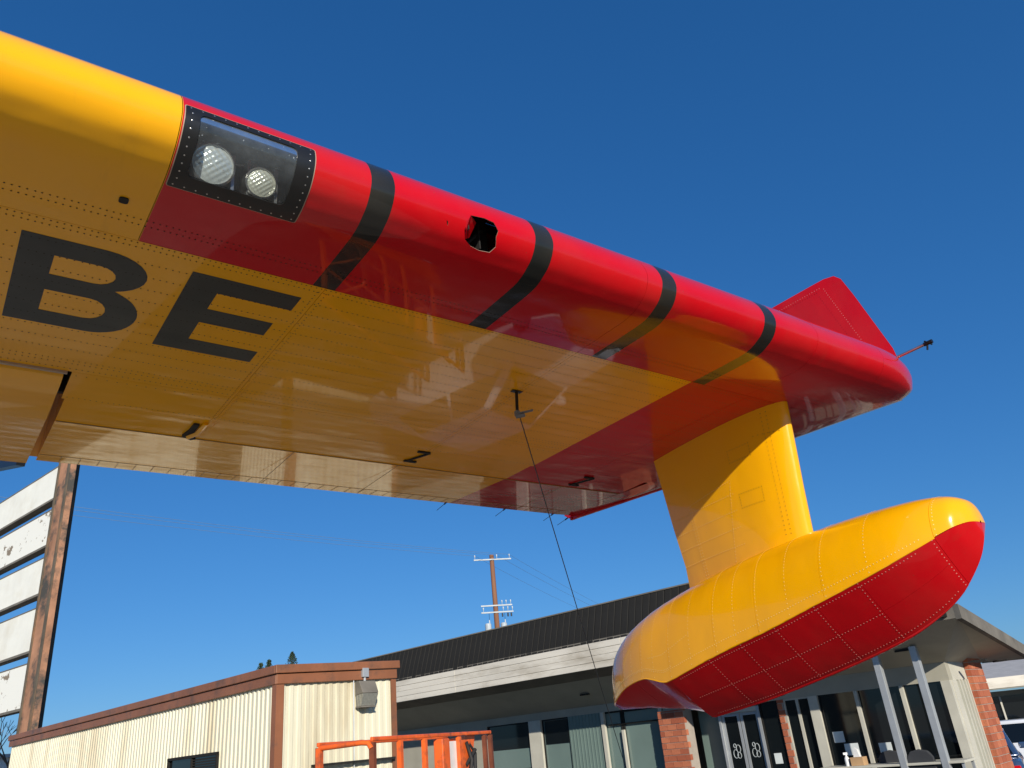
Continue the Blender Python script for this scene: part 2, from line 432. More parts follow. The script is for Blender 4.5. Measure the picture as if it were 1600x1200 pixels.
# aileron
def ail(x0,x1):
    m=MB(O)
    sec=[(4.672+.006,4.21),(5.045,4.212),(5.05,4.2145),(5.955,4.268),(5.958,4.280),(5.3,4.475),(4.70,4.635),(4.66,4.50)]
    n=max(2,int((x1-x0)/.4)); vs=[];k=len(sec)
    for i in range(n+1):
        x=x0+(x1-x0)*i/n; vs+=[(x,a,b) for a,b in sec]
    fs=[(i*k+j,i*k+(j+1)%k,(i+1)*k+(j+1)%k,(i+1)*k+j) for i in range(n) for j in range(k)]+[tuple(range(k)),tuple(n*k+j for j in range(k))[::-1]]
    m.add(vs,fs); return m
al=ail(.415,5.0).build('aileron',M_wing,plane,smooth=12)
# thin trailing-edge stiffeners and chordwise seams on the aileron
m=MB(O)
x=.55
while x<4.95:
    m.prism([(5.802,4.2574),(5.94,4.2655),(5.94,4.270),(5.802,4.262)],0,x,x+.004); x+=.118
m.box((.42,5.795,4.2570),(4.99,5.800,4.2600))
m.box((.42,5.040,4.2065),(4.99,5.046,4.2115))
for x in (1.9,2.72,4.33): m.box((x,5.06,4.2120),(x+.004,5.79,4.214))
tag(m.build('seam_strip',mat('ochre_sealant',(.30,.17,.04),.5),al),kind='stuff')
# flap inboard, hanging slightly lower
m=MB(O)
sec=[(4.335,4.225),(4.36,4.190),(4.46,4.176),(4.95,4.172),(5.0,4.180),(5.97,4.245),(5.972,4.258),(5.3,4.475),(4.6,4.62),(4.37,4.45)]
k=len(sec);vs=[(x,a,b) for x in (XL,-2,0.362) for a,b in sec]
m.add(vs,[(i*k+j,i*k+(j+1)%k,(i+1)*k+(j+1)%k,(i+1)*k+j) for i in range(2) for j in range(k)]+[tuple(range(k)),tuple(2*k+j for j in range(k))[::-1]])
fl=m.build('flap',M_wing,plane,smooth=20)
m=MB(O); m.box((XL,4.300,4.188),(.375,4.318,4.200)); m.build('flap_cove_highlight',M_primer,plane)  # pale strip: highlight along the flap's front lip put into the colour
# hinge fairings: dark slots with a pale guide, and small hinge arms
def slot(x,y,flip=1,guide=True):
    h=MB(O); h.prism([(x-.02,y-.02),(x+.015,y-.02),(x+.015,y+.16),(x+.055,y+.22),(x+.03,y+.245),(x-.035,y+.20),(x-.02,y+.10)],2,4.196,4.212)
    o=h.build('hinge_slot',M_dark,plane)
    if guide:
        q=MB(O); q.tube([(x+.045,y-.05,4.205),(x+.035,y+.10,4.192),(x+.0,y+.19,4.195)],.016,8); q.build('hinge_fairing',M_yel,o,smooth=40)
slot(1.165,4.80)
for x,y in ((2.70,4.70),(4.33,4.74)):
    h=MB(O); h.box((x,y,4.196),(x+.10,y+.022,4.207)); h.beam((x+.10,y+.01,4.20),(x+.02,y+.22,4.203),.016,.010); h.box((x+.0,y+.21,4.199),(x+.10,y+.235,4.210)); h.build('hinge_slot',M_dark,plane)
# rib fairing strip at x=1.24 running aft
m=MB(O)
for dxx in (-.018,.018): m.box((1.24+dxx-.002,3.95,4.1965),(1.24+dxx+.002,4.80,4.1999))
m.build('fairing_edge',M_wing,plane)
# hatch outline on aileron and drain
m=MB(O); m.prism(rrect(.312,.345,2.69,2.725,.010,3),2,4.194,4.206); m.build('drain_port',M_dark,plane,smooth=40)

# --- rivets on the wing
def rivets(pts,name,matl,parent,r=.0032,h=.0012,n=6):
    m=MB(O)
    for p,nn in pts:
        nn=Vector(nn).normalized(); t=nn.cross(Vector((1,0,0)))
        if t.length<.1: t=nn.cross(Vector((0,1,0)))
        t.normalize();b=nn.cross(t)
        vs=[p+(t*math.cos(2*math.pi*k/n)+b*math.sin(2*math.pi*k/n))*r for k in range(n)]+[p+nn*h]
        m.add(vs,[(k,(k+1)%n,n) for k in range(n)])
    o=m.build(name,matl,parent,smooth=180); tag(o,kind='stuff'); return o
pts=[]
def srow(yy,x0,x1,p=.026,jit=.0015):
    s=s_of_y(yy);x=x0
    while x<x1:
        if not (4.4<x<4.85 and 2.9<yy<4.15 and False): pts.append((surf(x+random.uniform(-jit,jit),s,.0014),(0,0,-1)))
        x+=p
rows=[2.80,2.838,2.963,2.995]+[3.105+.104*k for k in range(10)]+[4.165,4.20,4.26]
for yy in rows: srow(yy,-.6,4.99,.024 if yy<3 else .028)
srow(4.34,.42,4.99,.05);srow(4.64,.42,4.99,.03)
for x in (1.24,2.76,4.28):
    for dxx in (-.022,.022):
        y=3.0
        while y<4.64: pts.append((surf(x+dxx,s_of_y(y),.0004),(0,0,-1)));y+=.03
rivets(pts,'rivets',M_rivd,plane,r=.0036,h=.0006)

# --- letters (flat paint on the lower skin)
def decal(name,outer,holes,matl,off=.0011,grid=.06):
    P=list(outer);E=[(i,(i+1)%len(outer)) for i in range(len(outer))]
    for h in holes:
        k=len(P);P+=h;E+=[(k+i,k+(i+1)%len(h)) for i in range(len(h))]
    def ins(p,h):
        c=False;j=len(h)-1
        for i in range(len(h)):
            if (h[i][1]>p[1])!=(h[j][1]>p[1]) and p[0]<(h[j][0]-h[i][0])*(p[1]-h[i][1])/(h[j][1]-h[i][1])+h[i][0]: c=not c
            j=i
        return c
    vo,eo,fo,*_=delaunay_2d_cdt([Vector(p) for p in P],E,[],0,1e-5)
    fs=[]
    for f in fo:
        c=(sum(vo[i][0] for i in f)/len(f),sum(vo[i][1] for i in f)/len(f))
        if ins(c,outer) and not any(ins(c,h) for h in holes): fs.append(list(f))
    m=MB(O); m.add([surf(v[0],s_of_y(v[1]),off) for v in vo],fs)
    return m.build(name,matl,plane,smooth=180)
def arc(cx,cy,rx,ry,a0,a1,n=14): return [(cx+rx*math.cos(R(a0+(a1-a0)*i/n)),cy+ry*math.sin(R(a0+(a1-a0)*i/n))) for i in range(n+1)]
Eo=[(.68,3.075),(1.172,3.075),(1.172,3.208),(.822,3.208),(.822,3.362),(1.138,3.362),(1.138,3.500),(.822,3.500),(.822,3.685),(1.172,3.685),(1.172,3.815),(.68,3.815)]
tag(decal('letter',Eo,[],M_let),'black letter E')
Bo=[(.035,3.075)]+arc(.34,3.242,.188,.167,-90,62,12)+arc(.37,3.600,.190,.215,-52,90,14)+[(.035,3.815)]
Bh1=[(.165,3.205)]+arc(.335,3.282,.075,.077,-90,90,8)+[(.165,3.359)]
Bh2=[(.165,3.495)]+arc(.345,3.591,.078,.096,-90,90,8)+[(.165,3.687)]
tag(decal('letter',Bo,[Bh1,Bh2],M_let),'black letter B')

# --- landing light bay
m=MB(O)
def ring_sheet(name,outer,inner,off,matl,parent):
    P=[];E=[]
    def dens(h):
        o=[]
        for a,b in zip(h,h[1:]+h[:1]):
            k=max(1,int(math.hypot(b[0]-a[0],b[1]-a[1])/.018))
            for q in range(k): o.append((a[0]+(b[0]-a[0])*q/k,a[1]+(b[1]-a[1])*q/k))
        return o
    A=dens(outer);B=dens(inner) if inner else []
    P=A+B;E=[(i,(i+1)%len(A)) for i in range(len(A))]+[(len(A)+i,len(A)+(i+1)%len(B)) for i in range(len(B))]
    def ins(p,h):
        c=False;j=len(h)-1
        for i in range(len(h)):
            if (h[i][1]>p[1])!=(h[j][1]>p[1]) and p[0]<(h[j][0]-h[i][0])*(p[1]-h[i][1])/(h[j][1]-h[i][1])+h[i][0]: c=not c
            j=i
        return c
    x0=min(p[0] for p in A);x1=max(p[0] for p in A);a0=min(p[1] for p in A);a1=max(p[1] for p in A)
    x=x0+.02
    while x<x1-.01:
        s=a0+.012
        while s<a1-.008:
            p=(x,s)
            if ins(p,A) and not (B and ins(p,B)) and not any(math.hypot(x-q[0],s-q[1])<.006 for q in P[:len(A)+len(B)]): P.append(p)
            s+=.016
        x+=.03
    vo,eo,fo,*_=delaunay_2d_cdt([Vector(p) for p in P],E,[],0,1e-5)
    fs=[]
    for f in fo:
        c=(sum(vo[i][0] for i in f)/len(f),sum(vo[i][1] for i in f)/len(f))
        if ins(c,A) and not (B and ins(c,B)): fs.append(list(f))
    m=MB(O);m.add([surf(v[0],v[1],off) for v in vo],fs)
    for h in (A,B):
        if h:
            n=len(h);m.add([surf(a,b,off) for a,b in h]+[surf(a,b,off-.004) for a,b in h],[(i,(i+1)%n,n+(i+1)%n,n+i) for i in range(n)])
    return m.build(name,matl,parent,smooth=50,fix=False)
light=ring_sheet('landing_light',rrect(LX0,LX1,LS0,LS1,.008,2),rrect(LX0+.052,LX1-.072,LS0+.030,LS1-.068,.022,4),.0022,M_black,plane)
light['label']='landing light bay with two round lamps behind a clear cover in the wing nose'
ring_sheet('lens_cover',rrect(LX0+.045,LX1-.065,LS0+.024,LS1-.062,.022,4),None,-.003,M_cover,light)
ring_sheet('edge_line',rrect(LX0-.004,LX1+.004,LS0-.004,LS1+.003,.010,2),rrect(LX0-.0005,LX1+.0005,LS0-.0005,LS1+.0,.008,2),.0012,M_primer,light)
m=MB(O)  # dark inner housing, open towards the cover
hx0,hx1=LX0+.02,LX1-.02
m.add([(hx0,2.36,4.20),(hx1,2.36,4.20),(hx1,2.62,4.206),(hx0,2.62,4.206),(hx0,2.62,4.58),(hx1,2.62,4.58),(hx0,2.42,4.50),(hx1,2.42,4.50),(hx0,2.40,4.25),(hx1,2.40,4.25)],
      [(3,2,5,4),(4,5,7,6),(8,3,4,6),(9,2,5,7)])
M_house=mat('grey_housing',(.06,.07,.07),.6,0,.25,6,.3,30)
m.build('light_housing',M_house,light)
def lamp(x,r,matl,tilt,y=2.452,z=4.318):
    c=Vector((x,y,z)); n=Vector((0,-.93,-.37)).normalized(); t=Vector((1,0,0)); b=n.cross(t)
    q=MB(O)
    rings=[(r*1.10,-.055),(r*1.10,.0),(r*1.0,.006),(r*.97,0.0)]
    N=28;vs=[];fs=[]
    for rr,h in rings:
        for k in range(N): a=2*math.pi*k/N; vs.append(c+(t*math.cos(a)+b*math.sin(a))*rr+n*h)
    for i in range(len(rings)-1):
        for k in range(N): fs.append((i*N+k,i*N+(k+1)%N,(i+1)*N+(k+1)%N,(i+1)*N+k))
    q.add(vs,fs); lo=q.build('lamp',M_steel,light,smooth=40)
    q=MB(O);vs=[c+n*.014];fs=[];NR,NA=16,56
    for i in range(1,NR+1):
        d=i/NR
        for k in range(NA):
            a=2*math.pi*k/NA;u=d*math.cos(a);v=d*math.sin(a)
            hh=.014*(1-d*d)+(.0022*math.cos(u*17)*math.cos(v*17) if d<.95 else 0)
            vs.append(c+(t*u+b*v)*r*.97+n*hh)
    fs=[(0,1+k,1+(k+1)%NA) for k in range(NA)]+[(1+(i-1)*NA+k,1+(i-1)*NA+(k+1)%NA,1+i*NA+(k+1)%NA,1+i*NA+k) for i in range(1,NR) for k in range(NA)]
    q.add(vs,fs);q.build('lamp_glass',matl,lo,smooth=180)
lamp(.580,.076,M_lens,0,2.462,4.290); lamp(.766,.056,M_lens2,0,2.466,4.278)
for x0_,x1_ in ((.52,.66),(.72,.83)):
    q=MB(O); q.box((x0_,2.50,4.22),(x0_+.012,2.60,4.40)); q.box((x1_,2.50,4.22),(x1_+.012,2.60,4.40)); q.box((x0_,2.53,4.40),(x1_+.012,2.60,4.412)); q.build('lamp_bracket',M_steel,light)
q=MB(O); q.tube([(.60,2.56,4.30),(.66,2.58,4.42),(.74,2.60,4.45),(.80,2.59,4.40),(.84,2.60,4.46),(.88,2.60,4.50)],.005,6); q.build('lamp_wire',M_white,light,smooth=60)
pts=[];
def fr(x,s): pts.append((surf(x,s,.0032),Vector((0,surf(x,s,1).y-surf(x,s,0).y,surf(x,s,1).z-surf(x,s,0).z))))
k=0
for i in range(12): x=LX0+.018+(LX1-LX0-.036)*i/11; fr(x,LS0+.012); fr(x,LS1-.016)
for i in range(9): s=LS0+.04+(LS1-LS0-.09)*i/8; fr(LX0+.024,s); fr(LX1-.020,s)
rivets(pts,'screws',M_steel,light,.0034,.0014,6)
# inner wall behind the torn hole
m=MB(O); m.box((1.60,2.50,4.24),(1.86,2.53,4.52)); m.box((1.77,2.44,4.28),(1.776,2.50,4.46)); m.tube([(1.69,2.46,4.28),(1.74,2.47,4.33),(1.80,2.46,4.40)],.008,8); m.box((1.66,2.36,4.30),(1.664,2.50,4.40),0); m.build('inner_structure',M_dark,plane)
m=MB(O); m.add([surf(1.638,.050,.001),surf(1.660,.014,.001),surf(1.712,.02,-.035),surf(1.700,.12,-.050),surf(1.655,.128,-.001),surf(1.645,.09,.001)],[(0,1,2,3,4,5)]); m.build('torn_flap',M_wing,plane,fix=False)

# --- wing tip
def tipx(y): 
    t=(y-2.5)/3.4; return 5.62-.42*t
def contour():
    out=[]
    for i in range(41): out.append(prof(SS[0]+(-.25-SS[0])*i/40))
    for i in range(1,46): out.append(prof(-.25+.55*i/45))
    for i in range(1,25): out.append(prof(.30+(SS[-1]-.30)*i/24))
    out+= [(5.045,4.212),(5.5,4.241),(5.955,4.270)]
    return out
CT=contour()
upc=[p for p in CT if p[1]>=4.37 or p[0]<2.34]
def zmid(y):
    zl=4.205 if y>2.5 else 4.25; 
    # upper z from profile
    best=min(CT[:60],key=lambda p:abs(p[0]-y));return .72*zl+.28*best[1]
m=MB(O);ts=[0,.2,.4,.55,.7,.8,.88,.94,.98,1.0];vs=[];fs=[];n=len(CT)
for t in ts:
    kk=math.sqrt(max(0,1-t**7))*.90+.10 if t>0 else 1
    for (y,z) in CT:
        yb=y+ (1-math.sqrt(max(0,1-t*t)))*.24*math.exp(-max(0,y-2.33)/.22)
        yb2=yb-(1-math.sqrt(max(0,1-t*t)))*.02
        zm=zmid(y) if y>2.36 else 4.36
        vs.append((5.0+t*(tipx(y)-5.0),yb2,zm+(z-zm)*kk))
for i in range(len(ts)-1):
    for j in range(n-1): fs.append((i*n+j,i*n+j+1,(i+1)*n+j+1,(i+1)*n+j))
fs.append(tuple((len(ts)-1)*n+j for j in range(n)))
m.add(vs,fs); tip=m.build('wing_tip',M_wing,plane,smooth=50)
m=MB(O)
m.beam((5.36,4.5,4.235),(5.19,5.99,4.255),.03,.05); m.prism([(5.95,4.225),(6.07,4.30),(5.95,4.315)],0,5.165,5.215)
m.build('tip_rail',M_red,tip,bevel=.006)
# winglet
def foil(y0,y1,x,z,th,n=10):
    out=[]
    for i in range(n+1):
        c=i/n; tt=th*2.6*(.2969*math.sqrt(c)-.126*c-.3516*c*c+.2843*c**3-.1036*c**4)*2; out.append((x+tt,y0+(y1-y0)*c,z))
    for i in range(n-1,0,-1):
        c=i/n; tt=th*2.6*(.2969*math.sqrt(c)-.126*c-.3516*c*c+.2843*c**3-.1036*c**4)*2; out.append((x-tt,y0+(y1-y0)*c,z))
    return out
m=MB(O);secs=[(2.44,4.6,4.42,.035),(2.46,4.5,4.60,.035),(2.62,4.30,5.15,.03),(2.68,4.22,5.33,.028),(2.73,4.17,5.385,.02),(2.82,4.05,5.405,.008)]
vs=[]
for y0,y1,z,th in secs: vs+=foil(y0,y1,5.46,z,th)
k=20;fs=[(i*k+j,i*k+(j+1)%k,(i+1)*k+(j+1)%k,(i+1)*k+j) for i in range(len(secs)-1) for j in range(k)]+[tuple((len(secs)-1)*k+j for j in range(k)),tuple(range(k))]
m.add(vs,fs); wl=m.build('winglet',M_red,plane,smooth=50)
pts=[]
for i in range(32):
    t=i/31; pts.append((Vector((5.418,2.60+.22*t,4.60+.70*t)),(-1,0,0)))
for i in range(40): pts.append((Vector((5.430,2.86+.9*i/39,5.33)),(-1,0,0)))
rivets(pts,'rivets',M_rivr,wl,.0035,.0015)
m=MB(O); m.tube([(5.42,2.62,4.50),(5.43,2.21,4.512)],.011,10); pr=m.build('probe',M_steel,plane,smooth=40)
m=MB(O); m.tube([(5.43,2.23,4.512),(5.43,2.17,4.512)],.015,10); m.tube([(5.38,2.20,4.512),(5.48,2.20,4.512)],.006,8); m.tube([(5.43,2.21,4.50),(5.43,2.22,4.465)],.007,8); m.build('probe_head',M_black,pr,smooth=40)
for x in (3.68,4.34,4.93,5.19):
    y=5.95 if x<5.1 else 6.05
    m=MB(O); m.tube([(x,y-.02,4.272),(x,y+.03,4.262)],.007,6); m.tube([(x,y+.02,4.264),(x-.005,y+.16,4.240)],.0025,6); m.build('static_wick',M_black,plane,smooth=40)
# tie-down bracket under the wing
m=MB(O); m.box((2.71,3.515,4.192),(2.78,3.545,4.198)); br=m.build('bracket',M_black,plane)
m=MB(O); m.tube([(2.745,3.53,4.20),(2.75,3.55,4.07)],.010,10); m.build('stem',M_rivd,br,smooth=40)
m=MB(O); m.box((2.738,3.54,4.04),(2.765,3.568,4.075)); m.beam((2.75,3.555,4.055),(2.84,3.505,4.075),.024,.008); m.tube([(2.74,3.555,4.035),(2.79,3.53,4.045)],.014,8); m.build('clamp',M_tape,br,bevel=.003)
# --- strut (pylon)
FX=4.62
def strut():
    m=MB(O);vs=[];N=16
    levels=[(3.05,2.955,4.075,.205),(3.3,2.95,4.08,.205),(3.6,2.935,4.13,.205),(3.9,2.915,4.17,.208),(4.205,2.895,4.215,.21)]
    for z,y0,y1,th in levels:
        pts=[]
        for i in range(N+1):
            c=(1-math.cos(math.pi*i/N))/2; tt=th/.5*2.5*(.2969*math.sqrt(c)-.126*c-.3516*c*c+.2843*c**3-.1036*c**4)*.98; pts.append((c,tt))
        ring=[(FX-t,y0+(y1-y0)*c,z) for c,t in pts]+[(FX+t,y0+(y1-y0)*c,z) for c,t in pts[-2:0:-1]]
        vs+=ring;k=len(ring)
    fs=[(i*k+j,i*k+(j+1)%k,(i+1)*k+(j+1)%k,(i+1)*k+j) for i in range(len(levels)-1) for j in range(k)]
    m.add(vs,fs);return m
st=strut().build('strut',M_yel,plane,smooth=60)
def strutp(c,z,off=.0008):
    lv=[(3.05,2.955,4.075,.205),(3.6,2.935,4.095,.205),(4.205,2.895,4.135,.21)]
    t=(z-3.05)/(4.205-3.05); y0=2.955-.06*t;y1=4.07+.145*t;th=.205+.005*t
    f=lambda c:th/.5*2.5*(.2969*math.sqrt(c)-.126*c-.3516*c*c+.2843*c**3-.1036*c**4)*.98
    d=(f(min(c+.01,1))-f(max(c-.01,0)))/(.02*(y1-y0))
    nn=Vector((-1,-(-d) if False else -d,0))  # outward
    nn=Vector((-1,-d,0)) ; nn.normalize()
    return (Vector((FX-f(c),y0+(y1-y0)*c,z))+nn*off,nn)
pts=[]
def sline(c0,z0,c1,z1,p=.022):
    L=math.hypot((c1-c0)*1.15,z1-z0);k=max(2,int(L/p))
    for i in range(k+1): pts.append(strutp(c0+(c1-c0)*i/k,z0+(z1-z0)*i/k))
sline(.52,3.2,.42,3.78); sline(.78,3.15,.78,3.72);sline(.80,3.15,.80,3.72)
for z in (3.30,3.42,3.54,3.66): sline(.42,z+.02,.97,z)
sline(.42,3.78,.80,3.72)
rect=lambda c0,c1,z0,z1:[sline(c0,z0,c1,z0,.02),sline(c0,z1,c1,z1,.02),sline(c0,z0,c0,z1,.02),sline(c1,z0,c1,z1,.02)]
rivets(pts,'rivets',M_rivy,st,.0040,.0022)
pts=[]; rect(.215,.375,3.56,3.66); rect(.24,.39,3.90,3.99);
for c in (.10,.13): sline(c,3.3,c,4.16,.03)
sline(.05,4.0,.20,4.02,.03); rivets(pts,'hatch_screws',M_ochd,st,.0036,.001)
# --- float
TOP=[(1.925,3.083),(1.928,3.12),(1.938,3.165),(1.965,3.215),(2.06,3.26),(2.25,3.282),(2.6,3.285),(3.0,3.265),(3.4,3.228),(3.8,3.172),(4.2,3.095),(4.5,3.01),(4.75,2.91),(4.93,2.79),(5.01,2.68),(5.03,2.60)]
CH=[(1.925,3.078),(1.96,3.072),(2.03,3.042),(2.21,2.965),(2.48,2.875),(2.85,2.78),(3.18,2.70),(3.63,2.61),(4.08,2.508),(4.17,2.503),(4.28,2.53),(4.40,2.548),(4.64,2.515),(4.90,2.435),(5.03,2.405)]
KL=[(1.925,3.073),(1.928,3.03),(1.94,2.98),(1.985,2.895),(2.07,2.795),(2.16,2.715),(2.30,2.635),(2.5,2.555),(2.8,2.475),(3.2,2.39),(3.6,2.315),(4.09,2.25),(4.11,2.285),(4.3,2.325),(4.7,2.365),(5.0,2.378),(5.03,2.385)]
WD=[(1.925,0.004),(1.928,.040),(1.938,.08),(1.97,.13),(2.03,.195),(2.21,.285),(2.48,.345),(2.9,.378),(3.4,.385),(3.9,.375),(4.3,.335),(4.6,.275),(4.8,.205),(4.93,.135),(5.0,.07),(5.03,.01)]
def itp(T,y):
    if y<=T[0][0]: return T[0][1]
    for a,b in zip(T,T[1:]):
        if y<=b[0]: return a[1]+(b[1]-a[1])*(y-a[0])/(b[0]-a[0])
    return T[-1][1]
def sm(T): 
    return catmull(T,6)
ks=[k for k in KL if k[0]<4.1]; TOPs,CHs,KLs,WDs=sm(TOP),sm(CH),catmull(ks,8)+[k for k in KL if k[0]>4.1],sm(WD)
def ftop(y,a):   # a: -1 inboard chine .. 0 crest .. 1 outboard chine
    w=itp(WDs,y);zt=itp(TOPs,y);zc=itp(CHs,y); th=(1-abs(a))*math.pi/2; e=2/2.35
    return Vector((FX+(w*math.cos(th)**e if abs(a)>1e-6 else 0)*(1 if a>0 else -1),y,zc+(zt-zc)*math.sin(th)**e))
def fbot(y,a):   # a: -1 inboard chine .. 0 keel .. 1 outboard chine
    w=itp(WDs,y);zk=itp(KLs,y);zc=itp(CHs,y);t=abs(a)
    return Vector((FX+w*a,y,zk+(zc-zk)*(t**1.12)-.012*math.sin(t*math.pi)*0))
m=MB(O); m.box((FX-.02,2.2,2.75),(FX+.02,4.7,3.0)); flo=m.build('float',M_dark,plane)
flo['label']='yellow topped float with red stepped bottom'
def patch(fn,name,y0,y1,a0,a1,matl,flip,fine=.05):
    g=.0011
    y0+=g;y1-=g
    ys=[y0];
    while ys[-1]<y1-1e-6:
        st=.0022 if ys[-1]<1.945 else .010 if ys[-1]<2.05 else .02 if (ys[-1]<2.3 or ys[-1]>4.7) else fine
        ys.append(min(y1,ys[-1]+st))
    if len(ys)>2 and ys[-1]-ys[-2]<.006: ys.pop(-2)
    na=max(3,int(abs(a1-a0)*14)); A=[a0+(a1-a0)*i/na for i in range(na+1)]
    w=max(.05,itp(WDs,(y0+y1)/2)); A[0]+=g/w*0.5; A[-1]-=g/w*0.5
    vs=[fn(y,a) for y in ys for a in A];n=na+1
    fs=[(j*n+i,j*n+i+1,(j+1)*n+i+1,(j+1)*n+i) for j in range(len(ys)-1) for i in range(na)]
    # lips
    c=Vector((FX,0,2.9))
    def inn(p): q=Vector((FX,p.y,(itp(TOPs,p.y)+itp(KLs,p.y))/2)); d=(q-p); return p+d.normalized()*min(.008,d.length*.5) if d.length>1e-6 else p
    for idx in ([i for i in range(n)],[(len(ys)-1)*n+i for i in range(n)],[j*n for j in range(len(ys))],[j*n+na for j in range(len(ys))]):
        k=len(vs); vs+=[inn(vs[i]) for i in idx]; fs+=[(idx[q],idx[q+1],k+q+1,k+q) for q in range(len(idx)-1)]
    mm=MB(O);mm.add(vs,fs); return mm.build(name,matl,flo,smooth=50,fix=False)
ysplit=[1.9245,2.09,2.75,3.25,3.62,4.08,4.40,4.66,5.029]
for a,b in zip(ysplit,ysplit[1:]):
    for s0_,s1_ in ((-1,0),(0,1)): patch(ftop,'hull_panel',a,b,s0_,s1_,M_yel,False)
rs=[1.9245,2.09,2.52,2.82,3.12,3.40,3.68,4.085]
for a,b in zip(rs,rs[1:]):
    if a<2: sp=((-1,0),(0,1))
    else: sp=((-1,-.52),(-.52,0),(0,.52),(.52,1))
    for s0_,s1_ in sp: patch(fbot,'bottom_panel',a,b,s0_,s1_,M_red,True)
m=MB(O) # step wall
vs=[fbot(4.084,a) for a in (-1,-.5,0,.5,1)]+[fbot(4.112,a)for a in (-1,-.5,0,.5,1)]
m.add(vs,[(i,i+1,i+6,i+5) for i in range(4)]); m.build('step',M_red,flo)
for a,b in ((4.112,4.5),(4.5,5.029)):
    for s0_,s1_ in ((-1,0),(0,1)): patch(fbot,'bottom_panel',a,b,s0_,s1_,M_red,True,.03)
# keel strip, chine strip
m=MB(O); m.tube([fbot(2.10+(4.06-2.10)*(i/60),0)+Vector((0,0,.005)) for i in range(61)],[.004+.007*min(1,i/12) for i in range(61)],6); m.build('keel_strip',M_red,flo,smooth=60)
for sg in (-1,1):
    m=MB(O); m.tube([ftop(2.09+(5.0-2.09)*i/80,sg*.999)+Vector((sg*-.004,0,0)) for i in range(81)],.006,6); m.build('chine_strip',M_yel,flo,smooth=60)
py=[];pr_=[]
def fline(fn,lst,y0,a0,y1,a1,p=.022):
    L=(fn(y0,a0)-fn(y1,a1)).length; 
    L=sum((fn(y0+(y1-y0)*i/8,a0+(a1-a0)*i/8)-fn(y0+(y1-y0)*(i+1)/8,a0+(a1-a0)*(i+1)/8)).length for i in range(8));k=max(2,int(L/p))
    for i in range(k+1):
        t=i/k;y=y0+(y1-y0)*t;a=a0+(a1-a0)*t
        P=fn(y,a);du=fn(min(y+.01,5.02),a)-fn(max(y-.01,1.89),a);dv=fn(y,min(a+.02,-.001) if a<0 else a+.02)-fn(y,a-.02 if a>-.97 else a)
        nn=du.cross(dv)
        if nn.length<1e-9: continue
        nn.normalize(); c=Vector((FX,P.y,2.85))
        if nn.dot(P-c)<0: nn=-nn
        lst.append((P+nn*.0006,nn))
for y in ysplit[1:-1]:
    fline(ftop,py,y-.014,-.99,y-.014,-.05);
for y in (2.45,3.0,3.43,3.85,4.25,4.53,4.8,4.9): fline(ftop,py,y,-.985,y,-.05)
fline(ftop,py,2.16,-.95,4.95,-.95);fline(ftop,py,2.3,-.05,4.9,-.05)
fline(ftop,py,3.85,-.80,4.3,-.86)
for y in rs[1:-1]: fline(fbot,pr_,y+.014,-.98,y+.014,-.06)
fline(fbot,pr_,2.2,-.94,4.0,-.94);fline(fbot,pr_,2.15,-.10,4.0,-.07);fline(fbot,pr_,2.55,-.50,4.0,-.50)
fline(ftop,py,4.06,-.94,4.97,-.94,.018)
rivets(py,'rivets',M_rivy,flo,.0036,.0022); rivets(pr_,'rivets',M_rivr,flo,.0038,.0022)

# wire hanging from the wing bracket to the ground
a=wing2world((2.765,3.55,4.04)); b=Vector((1.506,13.654,0))
pts_=[a+(b-a)*t+Vector((0,0,-.10*math.sin(math.pi*t))) for t in [i/20 for i in range(21)]]
m=MB(a); m.tube(pts_,.0034,6); o=m.build('tie_down_wire',M_wire,None,smooth=60); o.location=a
tag(o,'thin dark wire running from the bracket under the wing down to the ground','wire')

# ================================================================== BEIGE METAL BUILDING
KS=1.27; ZB=2.2*(1-1/KS); ZO=(0,0,ZB)
BG=thing('metal_shed','beige corrugated metal building with brown roof trim and a flood light','building',(-3.063*KS,9.641*KS,0),math.atan2(-.690,.724))
def corr(L,H0,H1,pitch,depth,axis,pos,hole=None):
    m=MB(ZO);x=0;P=[]
    while x<L-1e-6:
        for dx,dy in ((0,0),(.40,0),(.5,1),(.9,1)):
            if x+dx*pitch<=L: P.append((x+dx*pitch,dy*depth))
        x+=pitch
    P.append((L,0));return P
BG.scale=(KS,)*3
P=corr(10.6,0,0,.105,.018,0,0)
m=MB(ZO)
def col(m,P,z0f,z1f,mapf):
    vs=[];fs=[]
    for i,(x,d) in enumerate(P): vs+=[mapf(x,d,z0f(x)),mapf(x,d,z1f(x))]
    for i in range(len(P)-1): fs.append((2*i,2*i+2,2*i+3,2*i+1))
    m.add(vs,fs)
col(m,P,lambda x:ZB,lambda x:3.2,lambda x,d,z:(-10.6+x,-d,z))
m.build('left_wall',M_beige,BG,fix=False)
P2=corr(1.62,0,0,.105,.011,0,0)
m=MB(ZO); col(m,P2,lambda x:ZB,lambda x:3.2,lambda x,d,z:(d,x,z)); m.build('right_wall',M_beige,BG,fix=False)
m=MB(ZO); m.box((-10.6,1.62,ZB),(0,1.64,3.2)); m.box((-10.62,0,ZB),(-10.6,1.62,3.1)); m.build('rear_wall',M_beige,BG)
m=MB(ZO); m.add([(-10.66,-.05,3.28),(.05,-.05,3.28),(.05,1.68,3.32),(-10.66,1.68,3.32)],[(0,1,2,3)]); m.build('roof',M_brown,BG)
m=MB(ZO); m.box((-10.68,-.075,3.205),(.055,-.03,3.30)); m.box((-10.66,-.050,3.09),(.03,-.022,3.203)); m.build('roof_trim',M_brown,BG,bevel=.008)
m=MB(ZO); m.beam((.07,-.075,3.253),(.07,1.70,3.30),.035,.095); m.beam((.048,-.05,3.146),(.048,1.67,3.186),.02,.113); m.build('roof_trim',M_brown,BG,bevel=.008)
